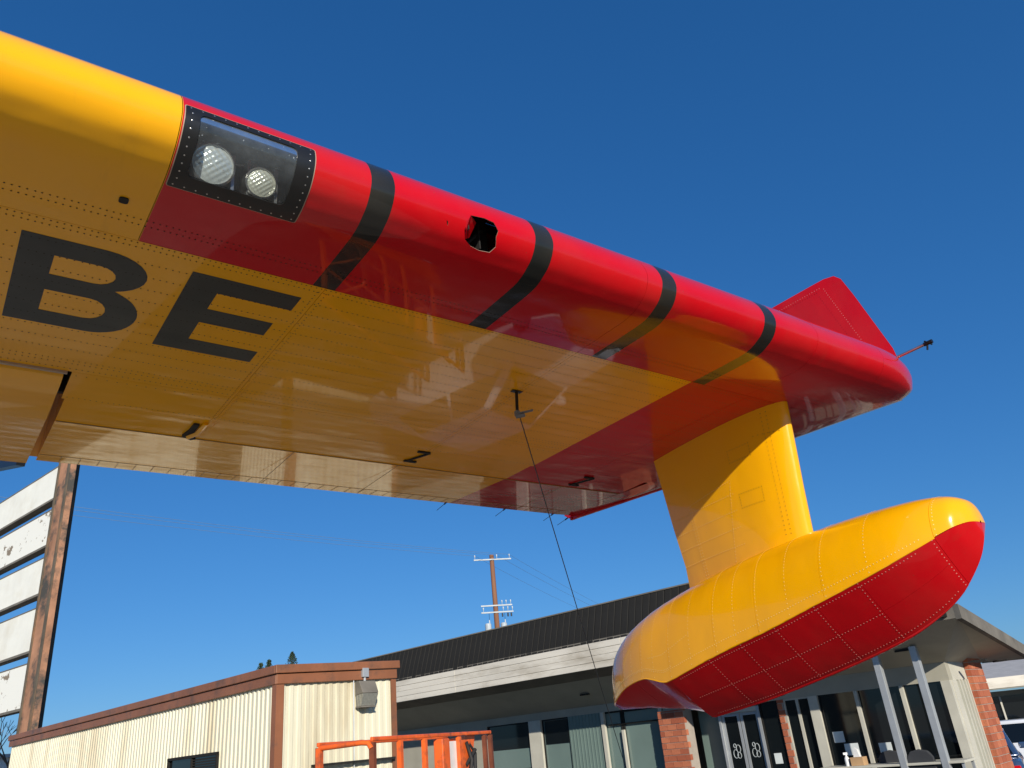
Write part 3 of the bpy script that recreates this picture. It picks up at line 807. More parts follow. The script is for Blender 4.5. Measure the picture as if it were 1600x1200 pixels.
m=MB(ZO); m.box((-.06,-.040,ZB),(.042,-.020,3.09)); m.box((.0215,-.0195,ZB),(.042,.06,3.10)); m.build('corner_trim',M_brown,BG)
m=MB(ZO); m.box((.020,1.585,ZB),(.040,1.66,3.12)); m.build('corner_trim',M_brown,BG)
# louvre window on left wall (top of it shows)
wx0,wx1=-2.83,-1.36
wz=2.46
m=MB(ZO); m.box((wx0,-.05,1.4),(wx0+.03,-.022,wz)); m.box((wx1-.03,-.05,1.4),(wx1,-.022,wz)); m.box((wx0,-.052,wz-.03),(wx1,-.020,wz+.004)); m.box(((wx0+wx1)/2-.012,-.047,1.4),((wx0+wx1)/2+.012,-.021,wz-.03)); wn=m.build('window',M_roofmetal,BG)
m=MB(ZO); m.box((wx0,-.0195,1.4),(wx1,-.0185,wz-.02)); m.build('pane',M_glassd,wn)
m=MB(ZO)
for i in range(26):
    z=wz-.05-i*.03
    m.add([((wx0+wx1)/2,-.020,z),(wx1-.03,-.020,z),(wx1-.03,-.034,z-.016),((wx0+wx1)/2,-.034,z-.016)],[(0,1,2,3)])
tag(m.build('blind_slat',M_roofmetal,wn),kind='stuff')
# flood light on right wall
FL=thing('flood_light','grey wall pack flood light on the short end wall of the beige metal shed','lamp')
def bgw(x,y,z):
    a=math.atan2(-.690,.724);return Vector((-3.063+x*math.cos(a)-y*math.sin(a),9.641+x*math.sin(a)+y*math.cos(a),z))
FL.location=bgw(.04,1.16,2.7)*KS; FL.location.z=(2.89-ZB)*KS; FL.scale=(KS*.78,)*3; FL.rotation_euler=(0,0,math.atan2(-.690,.724))
m=MB(); m.box((-.02,-.06,.33),(.07,.06,.47)); jb=m.build('junction_box',M_galv,FL,bevel=.006)
m=MB(); m.tube([(.03,0,.33),(.03,0,.27)],.022,8); m.build('neck',M_galv,FL,smooth=40)
m=MB();
m.add([(-.02,-.155,.27),(-.02,.155,.27),(.10,.155,.27),(.10,-.155,.27),(-.02,-.15,.06),(-.02,.15,.06),(.20,.15,.08),(.20,-.15,.08)],[(0,1,2,3),(4,7,6,5),(0,3,7,4),(1,5,6,2),(3,2,6,7),(0,4,5,1)])
m.build('hood',M_greyf,FL,bevel=.008)
m=MB(); m.add([(-.01,-.145,.06),(-.01,.145,.06),(.195,.145,.075),(.195,-.145,.075),(-.01,-.135,-.11),(-.01,.13,-.11),(.12,.13,-.10),(.12,-.135,-.10)],[(0,1,2,3),(4,7,6,5),(0,3,7,4),(1,5,6,2),(3,2,6,7),(0,4,5,1)])
m.build('lens',mat('ribbed_glass',(.22,.22,.19),.15,0,.2,40,coat=1),FL)
m=MB(); m.box((-.02,-.145,-.125),(.14,.14,-.104)); m.build('base_rim',M_greyf,FL)
m=MB(); m.tube([(.0,-.07,.40),(.0,-.15,.385),(.0,-.19,.33),(.0,-.19,-2.2)],.009,6); m.build('conduit',M_galv,FL,smooth=60)
m=MB(ZO); m.box((.022,.44,2.185),(.10,1.58,2.210)); m.build('door_hood',M_roofmetal,BG)

# ================================================================== STOREFRONT BUILDING  (u right, d away, z up)
BA=math.atan2(-.678,.735)
Ub=Vector((.735,-.678,0)); Vb=Vector((.678,.735,0))
def b2w(u,d,z): return Ub*u+Vb*d+Vector((0,0,z))
BO=Vector((-12,16.7,0))
SF=thing('storefront_building','low storefront building with charcoal metal mansard roof, cream board fascia and glass front','building',b2w(*BO),math.atan2(Ub.y,Ub.x))
def sb(name,a,b,matl,parent=SF,bevel=0):
    m=MB(BO);m.box(a,b);return m.build(name,matl,parent,bevel=bevel)
D0=16.7
# walls (u = -b)
sb('frieze_wall',(-22,D0,2.745),(-11.64,D0+.2,3.4),M_wallp)
sb('frieze_wall',(-11.64,D0+.002,2.56),(-5.2,D0+.2,3.4),M_wallp)
sb('left_wall',(-24,D0,0),(-17.7,D0+.2,2.745),M_wallp)
def pane(u0,u1,z0,z1,matl,fr=.05,shade=True,frm=M_frame,dd=0):
    d=D0+dd
    m=MB(BO);m.box((u0,d+.02,z0),(u0+fr,d+.09,z1));m.box((u1-fr,d+.02,z0),(u1,d+.09,z1));m.box((u0+fr,d+.021,z1-fr),(u1-fr,d+.088,z1));m.box((u0+fr,d+.021,z0),(u1-fr,d+.088,z0+fr))
    o=m.build('window',frm,SF)
    q=MB(BO);q.box((u0+fr,d+.05,z0+fr),(u1-fr,d+.062,z1-fr));q.build('pane',matl,o);return o
# left windows with film
pane(-17.7,-16.02,.4,2.745,M_glassd,.03,frm=M_roofmetal)
sb('blind',(-17.6,D0+.03,1.62),(-16.10,D0+.045,2.10),M_film)
sb('mullion',(-16.02,D0-.05,0),(-15.58,D0+.1,2.745),M_frame)
pane(-15.58,-14.63,.4,2.745,M_film,.035,frm=M_roofmetal)
sb('dark_panel',(-15.50,D0+.03,2.14),(-14.68,D0+.045,2.70),M_glassd)
sb('wall_panel',(-14.63,D0-.0,0),(-13.52,D0+.1,2.745),M_teal)
for i in range(10): sb('slat',(-14.60+i*.11,D0-.012,0),(-14.575+i*.11,D0-.0005,2.745),M_teal)
pane(-13.50,-12.9,.3,2.745,M_film,.04,frm=M_roofmetal)
sb('mullion',(-13.50,D0-.06,0),(-13.40,D0+.015,2.745),M_frame)
pane(-12.88,-11.72,.3,2.745,M_film,.05,frm=M_roofmetal)
sb('mullion',(-12.90,D0-.05,0),(-12.83,D0+.015,2.3),M_frame)
sb('transom_bar',(-13.3,D0-.02,2.42),(-11.75,D0+.012,2.45),M_roofmetal)
sb('pilaster',(-11.74,D0-.05,0),(-11.66,D0+.1,2.745),M_frame)
# brick pier
def brick_block(name,u0,u1,d0,d1,z0,z1,label=None,face='front'):
    m=MB(BO);m.box((u0+.008,d0+.008,z0),(u1-.008,d1-.008,z1));p=m.build(name,M_mortar,SF)
    if label:p['label']=label
    rh=.128; bl=.235
    me=None;row=0;z=z0+.006
    while z<z1-.02:
        hh=min(rh-.014,z1-z)
        runs=[('f',u0,u1)] if face=='front' else [('s',d0,d1)]
        for kind,a,b in runs:
            x=a-(bl/2 if row%2 else 0)
            while x<b-.02:
                xa=max(x,a);xb=min(x+bl-.014,b)
                if xb-xa>.03:
                    q=MB()
                    if kind=='f': ctr=Vector(((xa+xb)/2,d0+.05,z+hh/2));hx=(xb-xa)/2; q.box((-hx,-.055,-hh/2),(hx,.04,hh/2))
                    else: ctr=Vector((u1-.05,(xa+xb)/2,z+hh/2));hx=(xb-xa)/2; q.box((-.04,-hx,-hh/2),(.055,hx,hh/2))
                    o=q.build('brick',M_brickv,p); o.location=ctr-BO+Vector((random.uniform(-.003,.003),random.uniform(-.003,.003),0))
                x+=bl
        z+=rh;row+=1
    return p
brick_block('brick_pier',-11.63,-10.92,D0-.25,D0+.1,.9,2.60)
sb('pier_base',(-11.63,D0-.25,0),(-10.92,D0+.1,.9),M_brick)
# recessed entry: teal wall, doors
sb('entry_wall',(-10.92,D0+.35,0),(-10.16,D0+.45,2.56),M_teal)
def door(u0,u1):
    z1=2.40;f=.06
    m=MB(BO);d=D0+.05
    m.box((u0,d,0),(u0+f,d+.05,z1));m.box((u1-f,d,0),(u1,d+.05,z1));m.box((u0+f,d+.001,z1-f),(u1-f,d+.049,z1));m.box((u0+f,d+.001,0),(u1-f,d+.049,.25))
    o=m.build('door',M_galv,SF)
    q=MB(BO);q.box((u0+f,d+.02,.25),(u1-f,d+.03,z1-f));q.build('pane',M_glassd,o)
    q=MB(BO);q.tube([(u0+.12,d-.05,1.05),(u1-.12,d-.05,1.05)],.012,8);q.build('handle',M_galv,o,smooth=40)
    c=((u0+u1)/2,1.62);q=MB(BO)
    for cx,cz,rx,rz in ((c[0]-.035,c[1]-.03,.055,.085),(c[0]+.045,c[1]+.07,.05,.075),(c[0]+.045,c[1]-.06,.045,.06),(c[0]-.03,c[1]+.13,.03,.04)):
        q.tube([(cx+rx*math.cos(2*math.pi*k/16),d+.014,cz+rz*math.sin(2*math.pi*k/16)) for k in range(17)],.007,5)
    q.build('emblem',M_arm,o)
door(-10.14,-9.70); door(-9.68,-9.24)
sb('door_frame',(-10.20,D0+.0,0),(-10.145,D0+.12,2.50),M_galv); sb('door_head',(-10.145,D0+.0,2.405),(-9.235,D0+.12,2.50),M_frame); sb('door_frame',(-9.235,D0+.0,0),(-9.17,D0+.12,2.50),M_galv)
pane(-9.17,-8.72,0.1,2.56,M_glassd,.03,frm=M_roofmetal)
brick_block('brick_strip',-8.72,-8.58,D0+.0,D0+.12,.7,2.56)
pane(-8.58,-8.28,.1,2.56,M_glassd,.03,frm=M_frame); pane(-8.28,-8.0,.1,2.56,M_glassd,.03,frm=M_frame)
sb('pilaster',(-8.0,D0-.04,0),(-7.80,D0+.1,2.56),M_frame)
for a,b in ((-7.80,-7.0),(-7.0,-6.1),(-6.1,-5.36)): pane(a,b,.55,2.60,M_glassd,.012,frm=M_black)
for u in (-7.0,-6.1): sb('mullion',(u-.035,D0-.02,.55),(u+.035,D0+.05,2.56),M_frame)
sb('sill_wall',(-7.8,D0-.02,0),(-5.30,D0+.15,.55),M_wallp)
sb('corner_post',(-5.36,D0-.02,0),(-5.2,D0+.10,2.56),M_frame)
for (u0,u1,z0,z1) in ((-7.68,-7.46,1.66,1.86),(-7.50,-7.22,1.42,1.63),(-6.82,-6.58,1.30,1.60),(-9.05,-8.88,1.35,1.55)): sb('notice',(u0,D0+.040,z0),(u1,D0+.044,z1),M_paper)
# side wall (faces right), at u=-5.2
sb('side_wall',(-5.4,D0+.10,0),(-5.203,D0+1.05,.62),M_frame);sb('side_wall',(-5.4,D0+.10,2.56),(-5.203,D0+1.05,3.3),M_frame)
for a,b in ((D0+.10,D0+.36),(D0+.50,D0+.56),(D0+.68,D0+.73),(D0+.86,D0+.91),(D0+1.00,D0+1.05)):
    sb('side_mullion',(-5.26,a,.62),(-5.19,b,2.56),M_frame)
sb('side_pane',(-5.30,D0+.36,.62),(-5.25,D0+1.0,2.56),M_film)
sb('sill',(-5.30,D0-.03,.60),(-5.12,D0+1.05,.66),M_frame)
brick_block('brick_pier',-5.5,-5.10,D0+1.05,D0+1.85,.3,3.0,face='side')
sb('back_wall',(-24,D0+1.86,0),(-5.5,D0+1.95,3.1),M_wallp)
# canopy: cream board fascia at left, soffit, mansard
E0=15.0
ul,ur=-23.5,-9.3
for i in range(4):
    z0=3.63+i*.142; 
    m=MB(BO)
    for a,b in ((ul,-17.0),(-16.992,-11.3),(-11.292,ur)):
        q=MB(BO);q.box((a,E0-.015-.008*(i%2),z0),(b,E0+.02,z0+.136));q.build('fascia_board',M_fascia,SF,bevel=.004)
sb('fascia_backing',(ul,E0+.021,3.62),(ur,E0+.05,4.26),M_greyf)
# dark boxed eave behind the fascia
m=MB(BO);m.add([(ul,E0+.05,3.62),(ur,E0+.05,3.62),(ur,E0+.62,3.48),(ul,E0+.62,3.48)],[(0,1,2,3)]);m.build('eave_soffit',M_greyf,SF)
m=MB(BO);m.add([(ul,E0+.62,3.48),(-9.3,E0+.62,3.48),(-9.3,D0-.002,2.93),(ul,D0-.002,2.93)],[(0,1,2,3)]);m.build('soffit',M_wallp,SF)
def roofpanel():
    m=MB();w=.188;z0,z1,y0,y1=0,.86,0,.28;t=.012
    vs=[(0,y0,z0),(w,y0,z0),(w,y1,z1),(0,y1,z1),(.010,y0-t,z0),(w-.010,y0-t,z0),(w-.010,y1-t,z1),(.010,y1-t,z1)]
    m.add(vs,[(4,5,6,7),(0,4,7,3),(5,1,2,6),(0,1,5,4),(3,7,6,2)])
    return m
rp=roofpanel().build('roof_panel',M_roofmetal,SF,fix=False); rp.location=Vector((ul,E0+.02,4.205))-BO
n=int((-8.2-ul)/.20)
for i in range(1,n+1): inst(rp,SF,Vector((ul+i*.20,E0+.02+random.uniform(-.004,.004),4.205+random.uniform(-.006,.006)))-BO)
n=n/2
m=MB(BO);m.add([(ul,E0+.03,4.20),(-8.1,E0+.03,4.20),(-8.1,E0+.31,5.06),(ul,E0+.31,5.06)],[(0,1,2,3)]);m.build('roof_backing',M_dark,SF)
sb('roof_cap',(ul,E0+.27,5.055),(ul+(n+1)*.4,E0+.36,5.085),M_greyf)
m=MB(BO);m.prism([(E0+.04,3.45),(E0+.04,4.22),(E0+.32,5.06),(D0+1.88,5.06),(D0+1.88,3.0),(D0+.25,3.0)],0,-8.06,-8.02);m.build('mansard_side',M_roofmetal,SF)
sb('fascia_backing',(-9.298,E0+.021,3.50),(-8.06,E0+.05,4.20),M_greyf)
sb('rear_parapet',(ul,D0+1.70,3.1),(-8.07,D0+1.80,5.0),M_roofmetal)
sb('roof_deck',(ul,E0+.10,4.12),(-9.3,D0+1.9,4.19),M_roofmetal)
# right canopy: sloping soffit with deep weathered edge
T=Vector((-4.25,E0,3.47)); Wc=Vector((-5.2,D0,2.88)); Rr=Vector((-4.55,19.9,2.87)); Rb=Vector((-5.2,19.0,2.86)); Lf=Vector((-9.3,E0,3.47)); Lw=Vector((-9.3,D0,2.88))
m=MB(BO);m.add([Lf,T,Rr,Rb,Wc,Lw],[(0,1,4,5),(1,2,3,4)]);m.build('soffit',M_soff,SF)
m=MB(BO)
for a,b in ((Lf,T),(T,Rr),(Rr,Rb)):
    h=.20
    m.add([a-Vector((0,0,.01)),b-Vector((0,0,.01)),b+Vector((0,0,h)),a+Vector((0,0,h))],[(0,1,2,3)])
off=Vector((0.06,-.06,0))
for a,b in ((T,Rr),):
    m.add([a+Vector((.07,-.02,-.03)),b+Vector((.07,0,-.03)),b+Vector((.07,0,.21)),a+Vector((.07,-.02,.21)),a+Vector((-.03,0,-.03)),b+Vector((-.03,0,-.03)),b+Vector((-.03,0,.21)),a+Vector((-.03,0,.21))],[(0,1,2,3),(4,7,6,5),(0,4,5,1),(3,2,6,7),(0,3,7,4)])
m.build('canopy_edge',M_greyf,SF)
m=MB(BO);m.add([v+Vector((0,0,.2)) for v in (Lf,T,Rr,Rb,Wc,Lw)],[(0,1,4,5),(1,2,3,4)]);m.build('canopy_roof',M_greyf,SF)
sb('gutter_box',(-4.62,E0-.06,3.50),(-4.40,E0+.02,3.62),M_roofmetal)
for u,d in ((-13.5,D0-.55),(-11.9,D0-.45),(-5.6,E0+.9),(-4.75,E0+2.2),(-4.75,E0+3.6)):
    z=2.93+(D0-d)/1.08*.55 if u<-9.3 else (3.47-(d-E0)*.347 if d<D0 else 2.87)
    m=MB(BO);m.box((u-.13,d-.04,z-.045),(u+.13,d+.04,z-.012));m.build('soffit_light',M_dark,SF)
for u in (-6.07,-5.37):
    m=MB(BO);m.box((u-.06,15.74,0),(u+.06,15.86,3.17));m.build('column',M_galv,SF,bevel=.006)

# things in front of the window
t=thing('table','cream folding table standing before the big dark window','table',b2w(-6.9,16.05,0),BA)
m=MB();m.box((-.75,-.3,1.24),(1.85,.3,1.28));tb=m.build('tabletop',M_frame,t,bevel=.005)
for x,y in ((-.7,-.25),(1.8,-.25),(-.7,.25),(1.8,.25)):
    m=MB();m.box((x-.02,y-.02,0),(x+.02,y+.02,1.24));m.build('leg',M_galv,t)
t=thing('bottle','white spray bottle on the table before the dark window','bottle',b2w(-7.16,15.95,1.28),0)
m=MB();m.tube([(0,0,0),(0,0,.13),(0,0,.17),(0,0,.19)],[.045,.045,.018,.016],12);m.build('bottle_body',M_white,t,smooth=40)
m=MB();m.box((-.05,-.014,.19),(.03,.014,.23));m.build('spray_head',M_white,t,bevel=.004)
t=thing('cardboard_box','small brown cardboard box with a paper pack on top beside the white bottle','box',b2w(-6.95,15.98,1.28),BA)
m=MB();m.box((-.12,-.1,0),(.12,.1,.14));m.build('box_body',M_card,t,bevel=.003)
m=MB();m.prism([(-.07,.142),(.05,.142),(.02,.27),(-.03,.30)],1,-.04,.04);m.build('paper_pack',M_white,t)
for i,(u,lab) in enumerate(((-6.45,'dark padded chair back left of the bare column base'),(-5.78,'dark padded chair back between the two grey columns'))):
    t=thing('chair',lab,'chair',b2w(u,15.6+.4*(i==0),0),BA,group='dark chairs by the window')
    m=MB();m.box((-.25,-.25,.85),(.25,.25,.93));m.build('seat',M_chair,t,bevel=.02)
    m=MB();
    m.prism([(-.24,.98),(.24,.98),(.23,1.36),(.15,1.46),(0,1.49),(-.15,1.46),(-.23,1.36)],1,.20,.27);m.build('backrest',M_chair,t,bevel=.02)
    for x,y in ((-.2,-.2),(.2,-.2),(-.2,.2),(.2,.2)):
        m=MB();m.tube([(x,y,0),(x*.95,y*.95,.86)],.014,6);m.build('leg',M_black,t,smooth=60)

# ================================================================== ORANGE LIFT
KL_=.8; ZL=(0,0,-.55)
La=Vector((-1.549*KL_,7.54*KL_,0));Lx=azel(20,1);Ly=azel(-70,1)
LF=thing('scissor_lift','orange scissor lift with guard rails parked in front of the beige shed','lift',La,math.atan2(Lx.y,Lx.x))
LF.scale=(KL_,)*3
LL,LW=2.60,.56
def lb(name,fn,matl=M_or,bevel=0,smooth=None):
    m=MB(ZL);fn(m);return m.build(name,matl,LF,bevel=bevel,smooth=smooth)
lb('chassis',lambda m:m.box((.1,.02,-.37),(LL-.1,LW-.02,.1)),bevel=.02)
for x in (.35,LL-.35):
    for y in (-.04,LW-.10):
        m=MB(ZL);m.tube([(x,y,-.30),(x,y+.14,-.30)],.25,20);wl_=m.build('wheel',M_rub,LF,smooth=40)
        m=MB(ZL);m.tube([(x,y-.01,-.3),(x,y+.15,-.3)],.11,12);m.build('rim',M_white,wl_,smooth=40)
for k in range(5):
    z0=.14+.2*k;z1=z0+.16
    for y in (.1,LW-.1):
        lb('scissor_arm',lambda m:m.beam((.3,y,z0),(LL-.3,y,z1),.04,.08)); lb('scissor_arm',lambda m:m.beam((.3,y+.05,z1),(LL-.3,y+.05,z0),.04,.08))
lb('platform',lambda m:m.box((0,0,1.22),(LL,LW,1.34)),M_orb)
RZ=2.365
def rail(name,pts,r=.022,matl=M_or): 
    m=MB(ZL);m.tube(pts,r,8);return m.build(name,matl,LF,smooth=60)
for y in (0,LW):
    for z in ((RZ,1.88)):
        m=MB(ZL);m.beam((.0 if z==RZ else .03,y,z),(LL,y,z),.032,.036);m.build('guard_rail',M_or,LF,bevel=.008)
for x,w_,mt in ((.02,.05,M_orb),(.50,.045,M_or),(.98,.045,M_or),(1.75,.045,M_or),(2.42,.045,M_orb),(LL-.02,.045,M_orb)):
    for y in ((0,LW) if x<.1 or x>2.4 else (0,)):
        m=MB(ZL);m.beam((x,y,1.34),(x,y,RZ-.026),.045,w_,up=(0,1,0));m.build('rail_post',mt,LF)
rail('gate_rail',[(0,.0,2.29),(0,.03,2.335),(0,.10,2.345),(0,LW-.02,2.335)],.024); rail('gate_rail',[(0,.02,1.88),(0,LW,1.88)],.02)
m=MB(ZL);m.beam((0,LW-.02,1.34),(0,LW-.02,2.335),.05,.05,up=(0,1,0));m.build('gate_post',M_or,LF)
m=MB(ZL);m.box((1.28,-.05,1.98),(1.44,.06,2.33));cb=m.build('control_box',M_or,LF,bevel=.012)
m=MB(ZL);m.box((1.50,.02,1.90),(1.78,.035,2.30));m.build('warning_plate',M_white,LF)
m=MB(ZL);m.prism([(1.62,2.32),(2.28,2.36),(2.1,1.9),(1.55,1.8)],1,.05,.062);m.build('side_plate',M_or,LF)
m=MB(ZL)
m.tube([(2.02,.04,2.28),(2.10,.02,2.10),(2.0,.0,1.98),(2.18,.03,1.92),(2.25,.05,2.16),(2.12,.06,2.26)],.022,8);m.tube([(2.0,.05,2.05),(2.2,.02,2.2)],.02,8);m.build('hose',M_rub,LF,smooth=60)

# ================================================================== SIGN
KG=1.58; ZG=(0,0,2.2*(1-1/KG)); zg=ZG[2]
sP=azel(-32,19*KG); sa=R(-52); sD=Vector((math.sin(sa),math.cos(sa),0))
SG=thing('pylon_sign','tall rusty steel sign frame with five blank white panels','sign',sP,math.atan2(-sD.y,-sD.x))
SG.scale=(KG,)*3
# local x = right along sign (towards the post), y = away
def sg(name,a,b,matl,bevel=0,parent=SG):
    m=MB(ZG);m.box(a,b);return m.build(name,matl,parent,bevel=bevel)
pst=sg('post',(.16,-.10,zg),(.70,.02,11.5),M_rust)
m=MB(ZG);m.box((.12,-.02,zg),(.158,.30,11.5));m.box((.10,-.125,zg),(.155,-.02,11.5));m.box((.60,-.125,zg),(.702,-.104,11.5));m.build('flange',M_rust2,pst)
m=MB(ZG);m.box((-6.2,0,zg),(-5.9,.3,11.5));m.build('post',M_rust,SG)
for i,(z0,z1,mt) in enumerate(((8.02,8.74,M_sign),(6.98,7.75,M_peel),(5.96,6.70,M_sign),(4.82,5.65,M_sign),(3.74,4.56,M_peel))):
    o=sg('sign_panel',(-5.9,0,z0),(.10,.16,z1),mt)
    if mt is M_peel: o['label']='white sign panel with peeling paint'
    m=MB(ZG);m.box((-5.9,-.02,z0-.05),(.10,.17,z0-.002));m.box((-5.9,-.01,z1+.002),(.10,.17,z1+.022));m.build('panel_edge',M_greyf,o)
m=MB(ZG);m.beam((-2.9,.1,9.75),(-6.2,.1,10.45),.2,.35);m.build('header',M_black,SG)

# ================================================================== UTILITY POLE and wires
pp=azel(-2.75,52)
UPo=thing('utility_pole','tall brown wooden utility pole with pale crossarms rising behind the storefront roof','pole',pp,0)
m=MB();m.tube([(0,0,0),(0,0,6),(0,0,13.75)],[.21,.18,.145],12);m.build('pole',M_wood,UPo,smooth=60)
pw=Vector((10.6,32.0,0)).normalized(); ar=Vector((pw.y,-pw.x,0)) # arm direction across the wires
ar=Vector((1,.25,0)).normalized()
def arm(z,h0,h1,ins):
    m=MB();m.beam(ar*h0+Vector((0,-.15,z)),ar*h1+Vector((0,-.15,z)),.07,.085);o=m.build('crossarm',M_arm,UPo)
    for t in ins:
        m=MB();p=ar*t+Vector((0,-.15,z+.06));m.tube([p,p+Vector((0,0,.10)),p+Vector((0,0,.20)),p+Vector((0,0,.26))],[.015,.02,.05,.035],8);m.build('insulator',M_insul,o,smooth=60)
arm(13.42,-1.2,1.3,(-1.12,.35,1.2))
arm(10.45,-.95,1.1,(.45,.72,1.02)); arm(10.03,-.95,1.15,(-.8,.5,.8,1.1))
for t in (.42,.78,1.0):
    m=MB();p=ar*t+Vector((0,-.15,9.95));m.tube([p,p-Vector((0,0,.22))],.05,8);m.build('fuse',M_black,UPo,smooth=60)
for t in (-.55,.05+.42):
    m=MB();p=ar*t+Vector((0,-.35,8.33));m.tube([p,p+Vector((0,0,.08)),p+Vector((0,0,.95)),p+Vector((0,0,1.0))],[.17,.20,.20,.15],14);tr=m.build('transformer',M_insul,UPo,smooth=40)
    m=MB();m.tube([p+Vector((.1,0,1.0)),p+Vector((.1,0,1.2))],.04,8);m.build('bushing',M_insul,tr)
    m=MB();m.tube([p+Vector((.1,0,1.2)),ar*(t+.1)+Vector((0,-.15,10.0))],.012,5);m.build('jumper',M_black,UPo)
wl0=Vector((-17.5,29.4,0));
def wire(p0,p1,sag,lab):
    p0=Vector(p0);p1=Vector(p1)
    m=MB(p0);m.tube([p0+(p1-p0)*t+Vector((0,0,-sag*4*t*(1-t))) for t in [i/24 for i in range(25)]],.008,5);o=m.build('power_line',M_wirel,None,smooth=60);o.location=p0
    tag(o,lab,'wire',group='overhead power lines')
dirL=(Vector((-20.1,33.8,0))-pp)
for k,(t,z) in enumerate(((-1.12,13.7),(.35,13.7),(1.2,13.7))):
    a=pp+ar*t+Vector((0,-.15,z))
    wire(a,a+dirL*1.35,.25,'thin overhead power line running left from the utility pole to the sign, %s of three'%(('leftmost','middle','rightmost')[k]))
    b=Vector((15.5,105,13.2))+ar*t*1.2
    wire(a,b,.5,'thin overhead power line running right from the utility pole, %s of three'%(('leftmost','middle','rightmost')[k]))
a=pp+ar*1.02+Vector((0,-.15,9.2)); 

# ================================================================== FAR THINGS AT RIGHT
fp=azel(28.2,30)
FB=thing('neighbour_building','low building with gravel roof, cream fascia and dark windows beyond the brick pier','building',fp,R(-28)+R(4))
def fb(name,a,b,matl): m=MB();m.box(a,b);return m.build(name,matl,FB)
fb('wall',(-3.6,.6,0),(9,5,2.35),M_wallp)
m=MB();m.add([(-4.2,-.3,2.72),(9,-.3,2.72),(9,5,3.35),(-4.2,5,3.35)],[(0,1,2,3)]);m.build('roof',M_fargrey,FB)
fb('fascia',(-4.2,-.32,2.43),(9,-.29,2.73),M_fascia)
fb('soffit',(-4.2,-.29,2.40),(9,.6,2.43),M_wallp)
for a,b in ((-3.0,-.75),(-.65,.55)):
    w_=fb('window',(a,.52,.3),(b,.597,2.2),M_glassd)
fb('mullion',(-.75,.45,0),(-.65,.6,2.35),M_frame); fb('mullion',(-.25,.45,0),(-.2,.52,2.2),M_frame)
m=MB();m.box((.75,.2,0),(1.7,.58,2.40));m.build('brick_pier',M_brick,FB)
def car(name,label,loc,rz,paintm,group='cars parked to the right of the building',s=1.0,tall=1.0):
    t=thing(name,label,'car',loc,rz,group); t.scale=(s,)*3
    secs=[(-2.2,.42,.72,.70),(-2.1,.30,.86,.80),(-1.2,.22,.93,.87),(.2,.20,.95,.88),(1.3,.22,.93,.87),(2.05,.28,.84,.78),(2.2,.42,.66,.66)]
    m=MB();vs=[];fs=[];k=10
    for x,zb,zt,hw in secs:
        for (a,b) in ((0,0),(.8,0),(1,.18),(1.0,.6),(.93,.9),(.80,1)): vs.append((x,-hw*a,zb+(zt-zb)*b))
        for (a,b) in ((.80,1),(.93,.9),(1.0,.6),(1,.18),(.8,0)): vs.append((x,hw*a,zb+(zt-zb)*b))
    k=11;n=len(secs)
    fs=[(i*k+j,i*k+(j+1)%k,(i+1)*k+(j+1)%k,(i+1)*k+j) for i in range(n-1) for j in range(k)]+[tuple(range(k)),tuple((n-1)*k+j for j in range(k))]
    m.add(vs,fs);body=m.build('body',paintm,t,smooth=50,bevel=.02)
    m=MB();H=1.45*tall
    lo=[(-1.55,.78),(1.25,.78)];b0=.90
    q=[(-1.7,-.76,b0),(1.15,-.76,b0),(1.15,.76,b0),(-1.7,.76,b0),(-1.05,-.58,H),(.35,-.58,H),(.35,.58,H),(-1.05,.58,H)]
    m.add(q,[(0,3,2,1),(4,5,6,7),(0,1,5,4),(1,2,6,5),(2,3,7,6),(3,0,4,7)]);m.build('roof',paintm,t,bevel=.05,smooth=60)
    Q=[Vector(p) for p in q]
    def win(ids,inset,nm):
        P=[Q[i] for i in ids];c=sum(P,Vector())/4;nn=(P[1]-P[0]).cross(P[2]-P[0]).normalized()
        if nn.dot(c-Vector((-.3,0,1.1)))<0: nn=-nn
        W=[c+(p-c)*inset for p in P]
        mm=MB();mm.add([p+nn*.006 for p in W]+[p-nn*.01 for p in W],[(0,1,2,3),(0,4,5,1),(1,5,6,2),(2,6,7,3),(3,7,4,0)]);mm.build(nm,M_glassd,t)
    win((1,2,6,5),.86,'windscreen');win((3,0,4,7),.84,'rear_window')
    for sgn,(a,b,c,d) in ((-1,(0,1,5,4)),(1,(3,2,6,7))):
        A,B_,C_,D_=[Q[i] for i in (a,b,c,d)]
        for t0,t1 in ((.06,.50),(.53,.94)):
            P=[A.lerp(B_,t0).lerp(D_.lerp(C_,t0),.12),A.lerp(B_,t1).lerp(D_.lerp(C_,t1),.12),A.lerp(B_,t1).lerp(D_.lerp(C_,t1),.86),A.lerp(B_,t0).lerp(D_.lerp(C_,t0),.86)]
            nn=Vector((0,sgn,.25)).normalized();mm=MB();mm.add([p+nn*.006 for p in P]+[p-nn*.01 for p in P],[(0,1,2,3),(0,4,5,1),(1,5,6,2),(2,6,7,3),(3,7,4,0)]);mm.build('side_window',M_glassd,t)
    for x in (-1.35,1.35):
        for y in (-.86,.70):
            m=MB();m.tube([(x,y,.32),(x,y+.17,.32)],.32,22);wo=m.build('wheel',M_rub,t,smooth=40)
            m=MB();m.tube([(x,y-.008,.32),(x,y+.178,.32)],.20,14);m.build('rim',M_chrome,wo,smooth=40)
    for y in (-.98,.84):
        m=MB();m.box((.72,y,.92),(.86,y+.16,1.05));m.build('mirror',paintm,t,bevel=.03)
    for y in (-.70,.46):
        m=MB();m.box((2.10,y,.56),(2.215,y+.24,.70));m.build('headlight',M_white,t,bevel=.02)
        m=MB();m.box((-2.215,y,.62),(-2.10,y+.24,.76));m.build('taillight',M_red,t,bevel=.02)
    return t
car('parked_car','white parked car beyond the brick pier, in front of the far low building',azel(28.1,27.0),R(-40),M_carw,s=1.1)
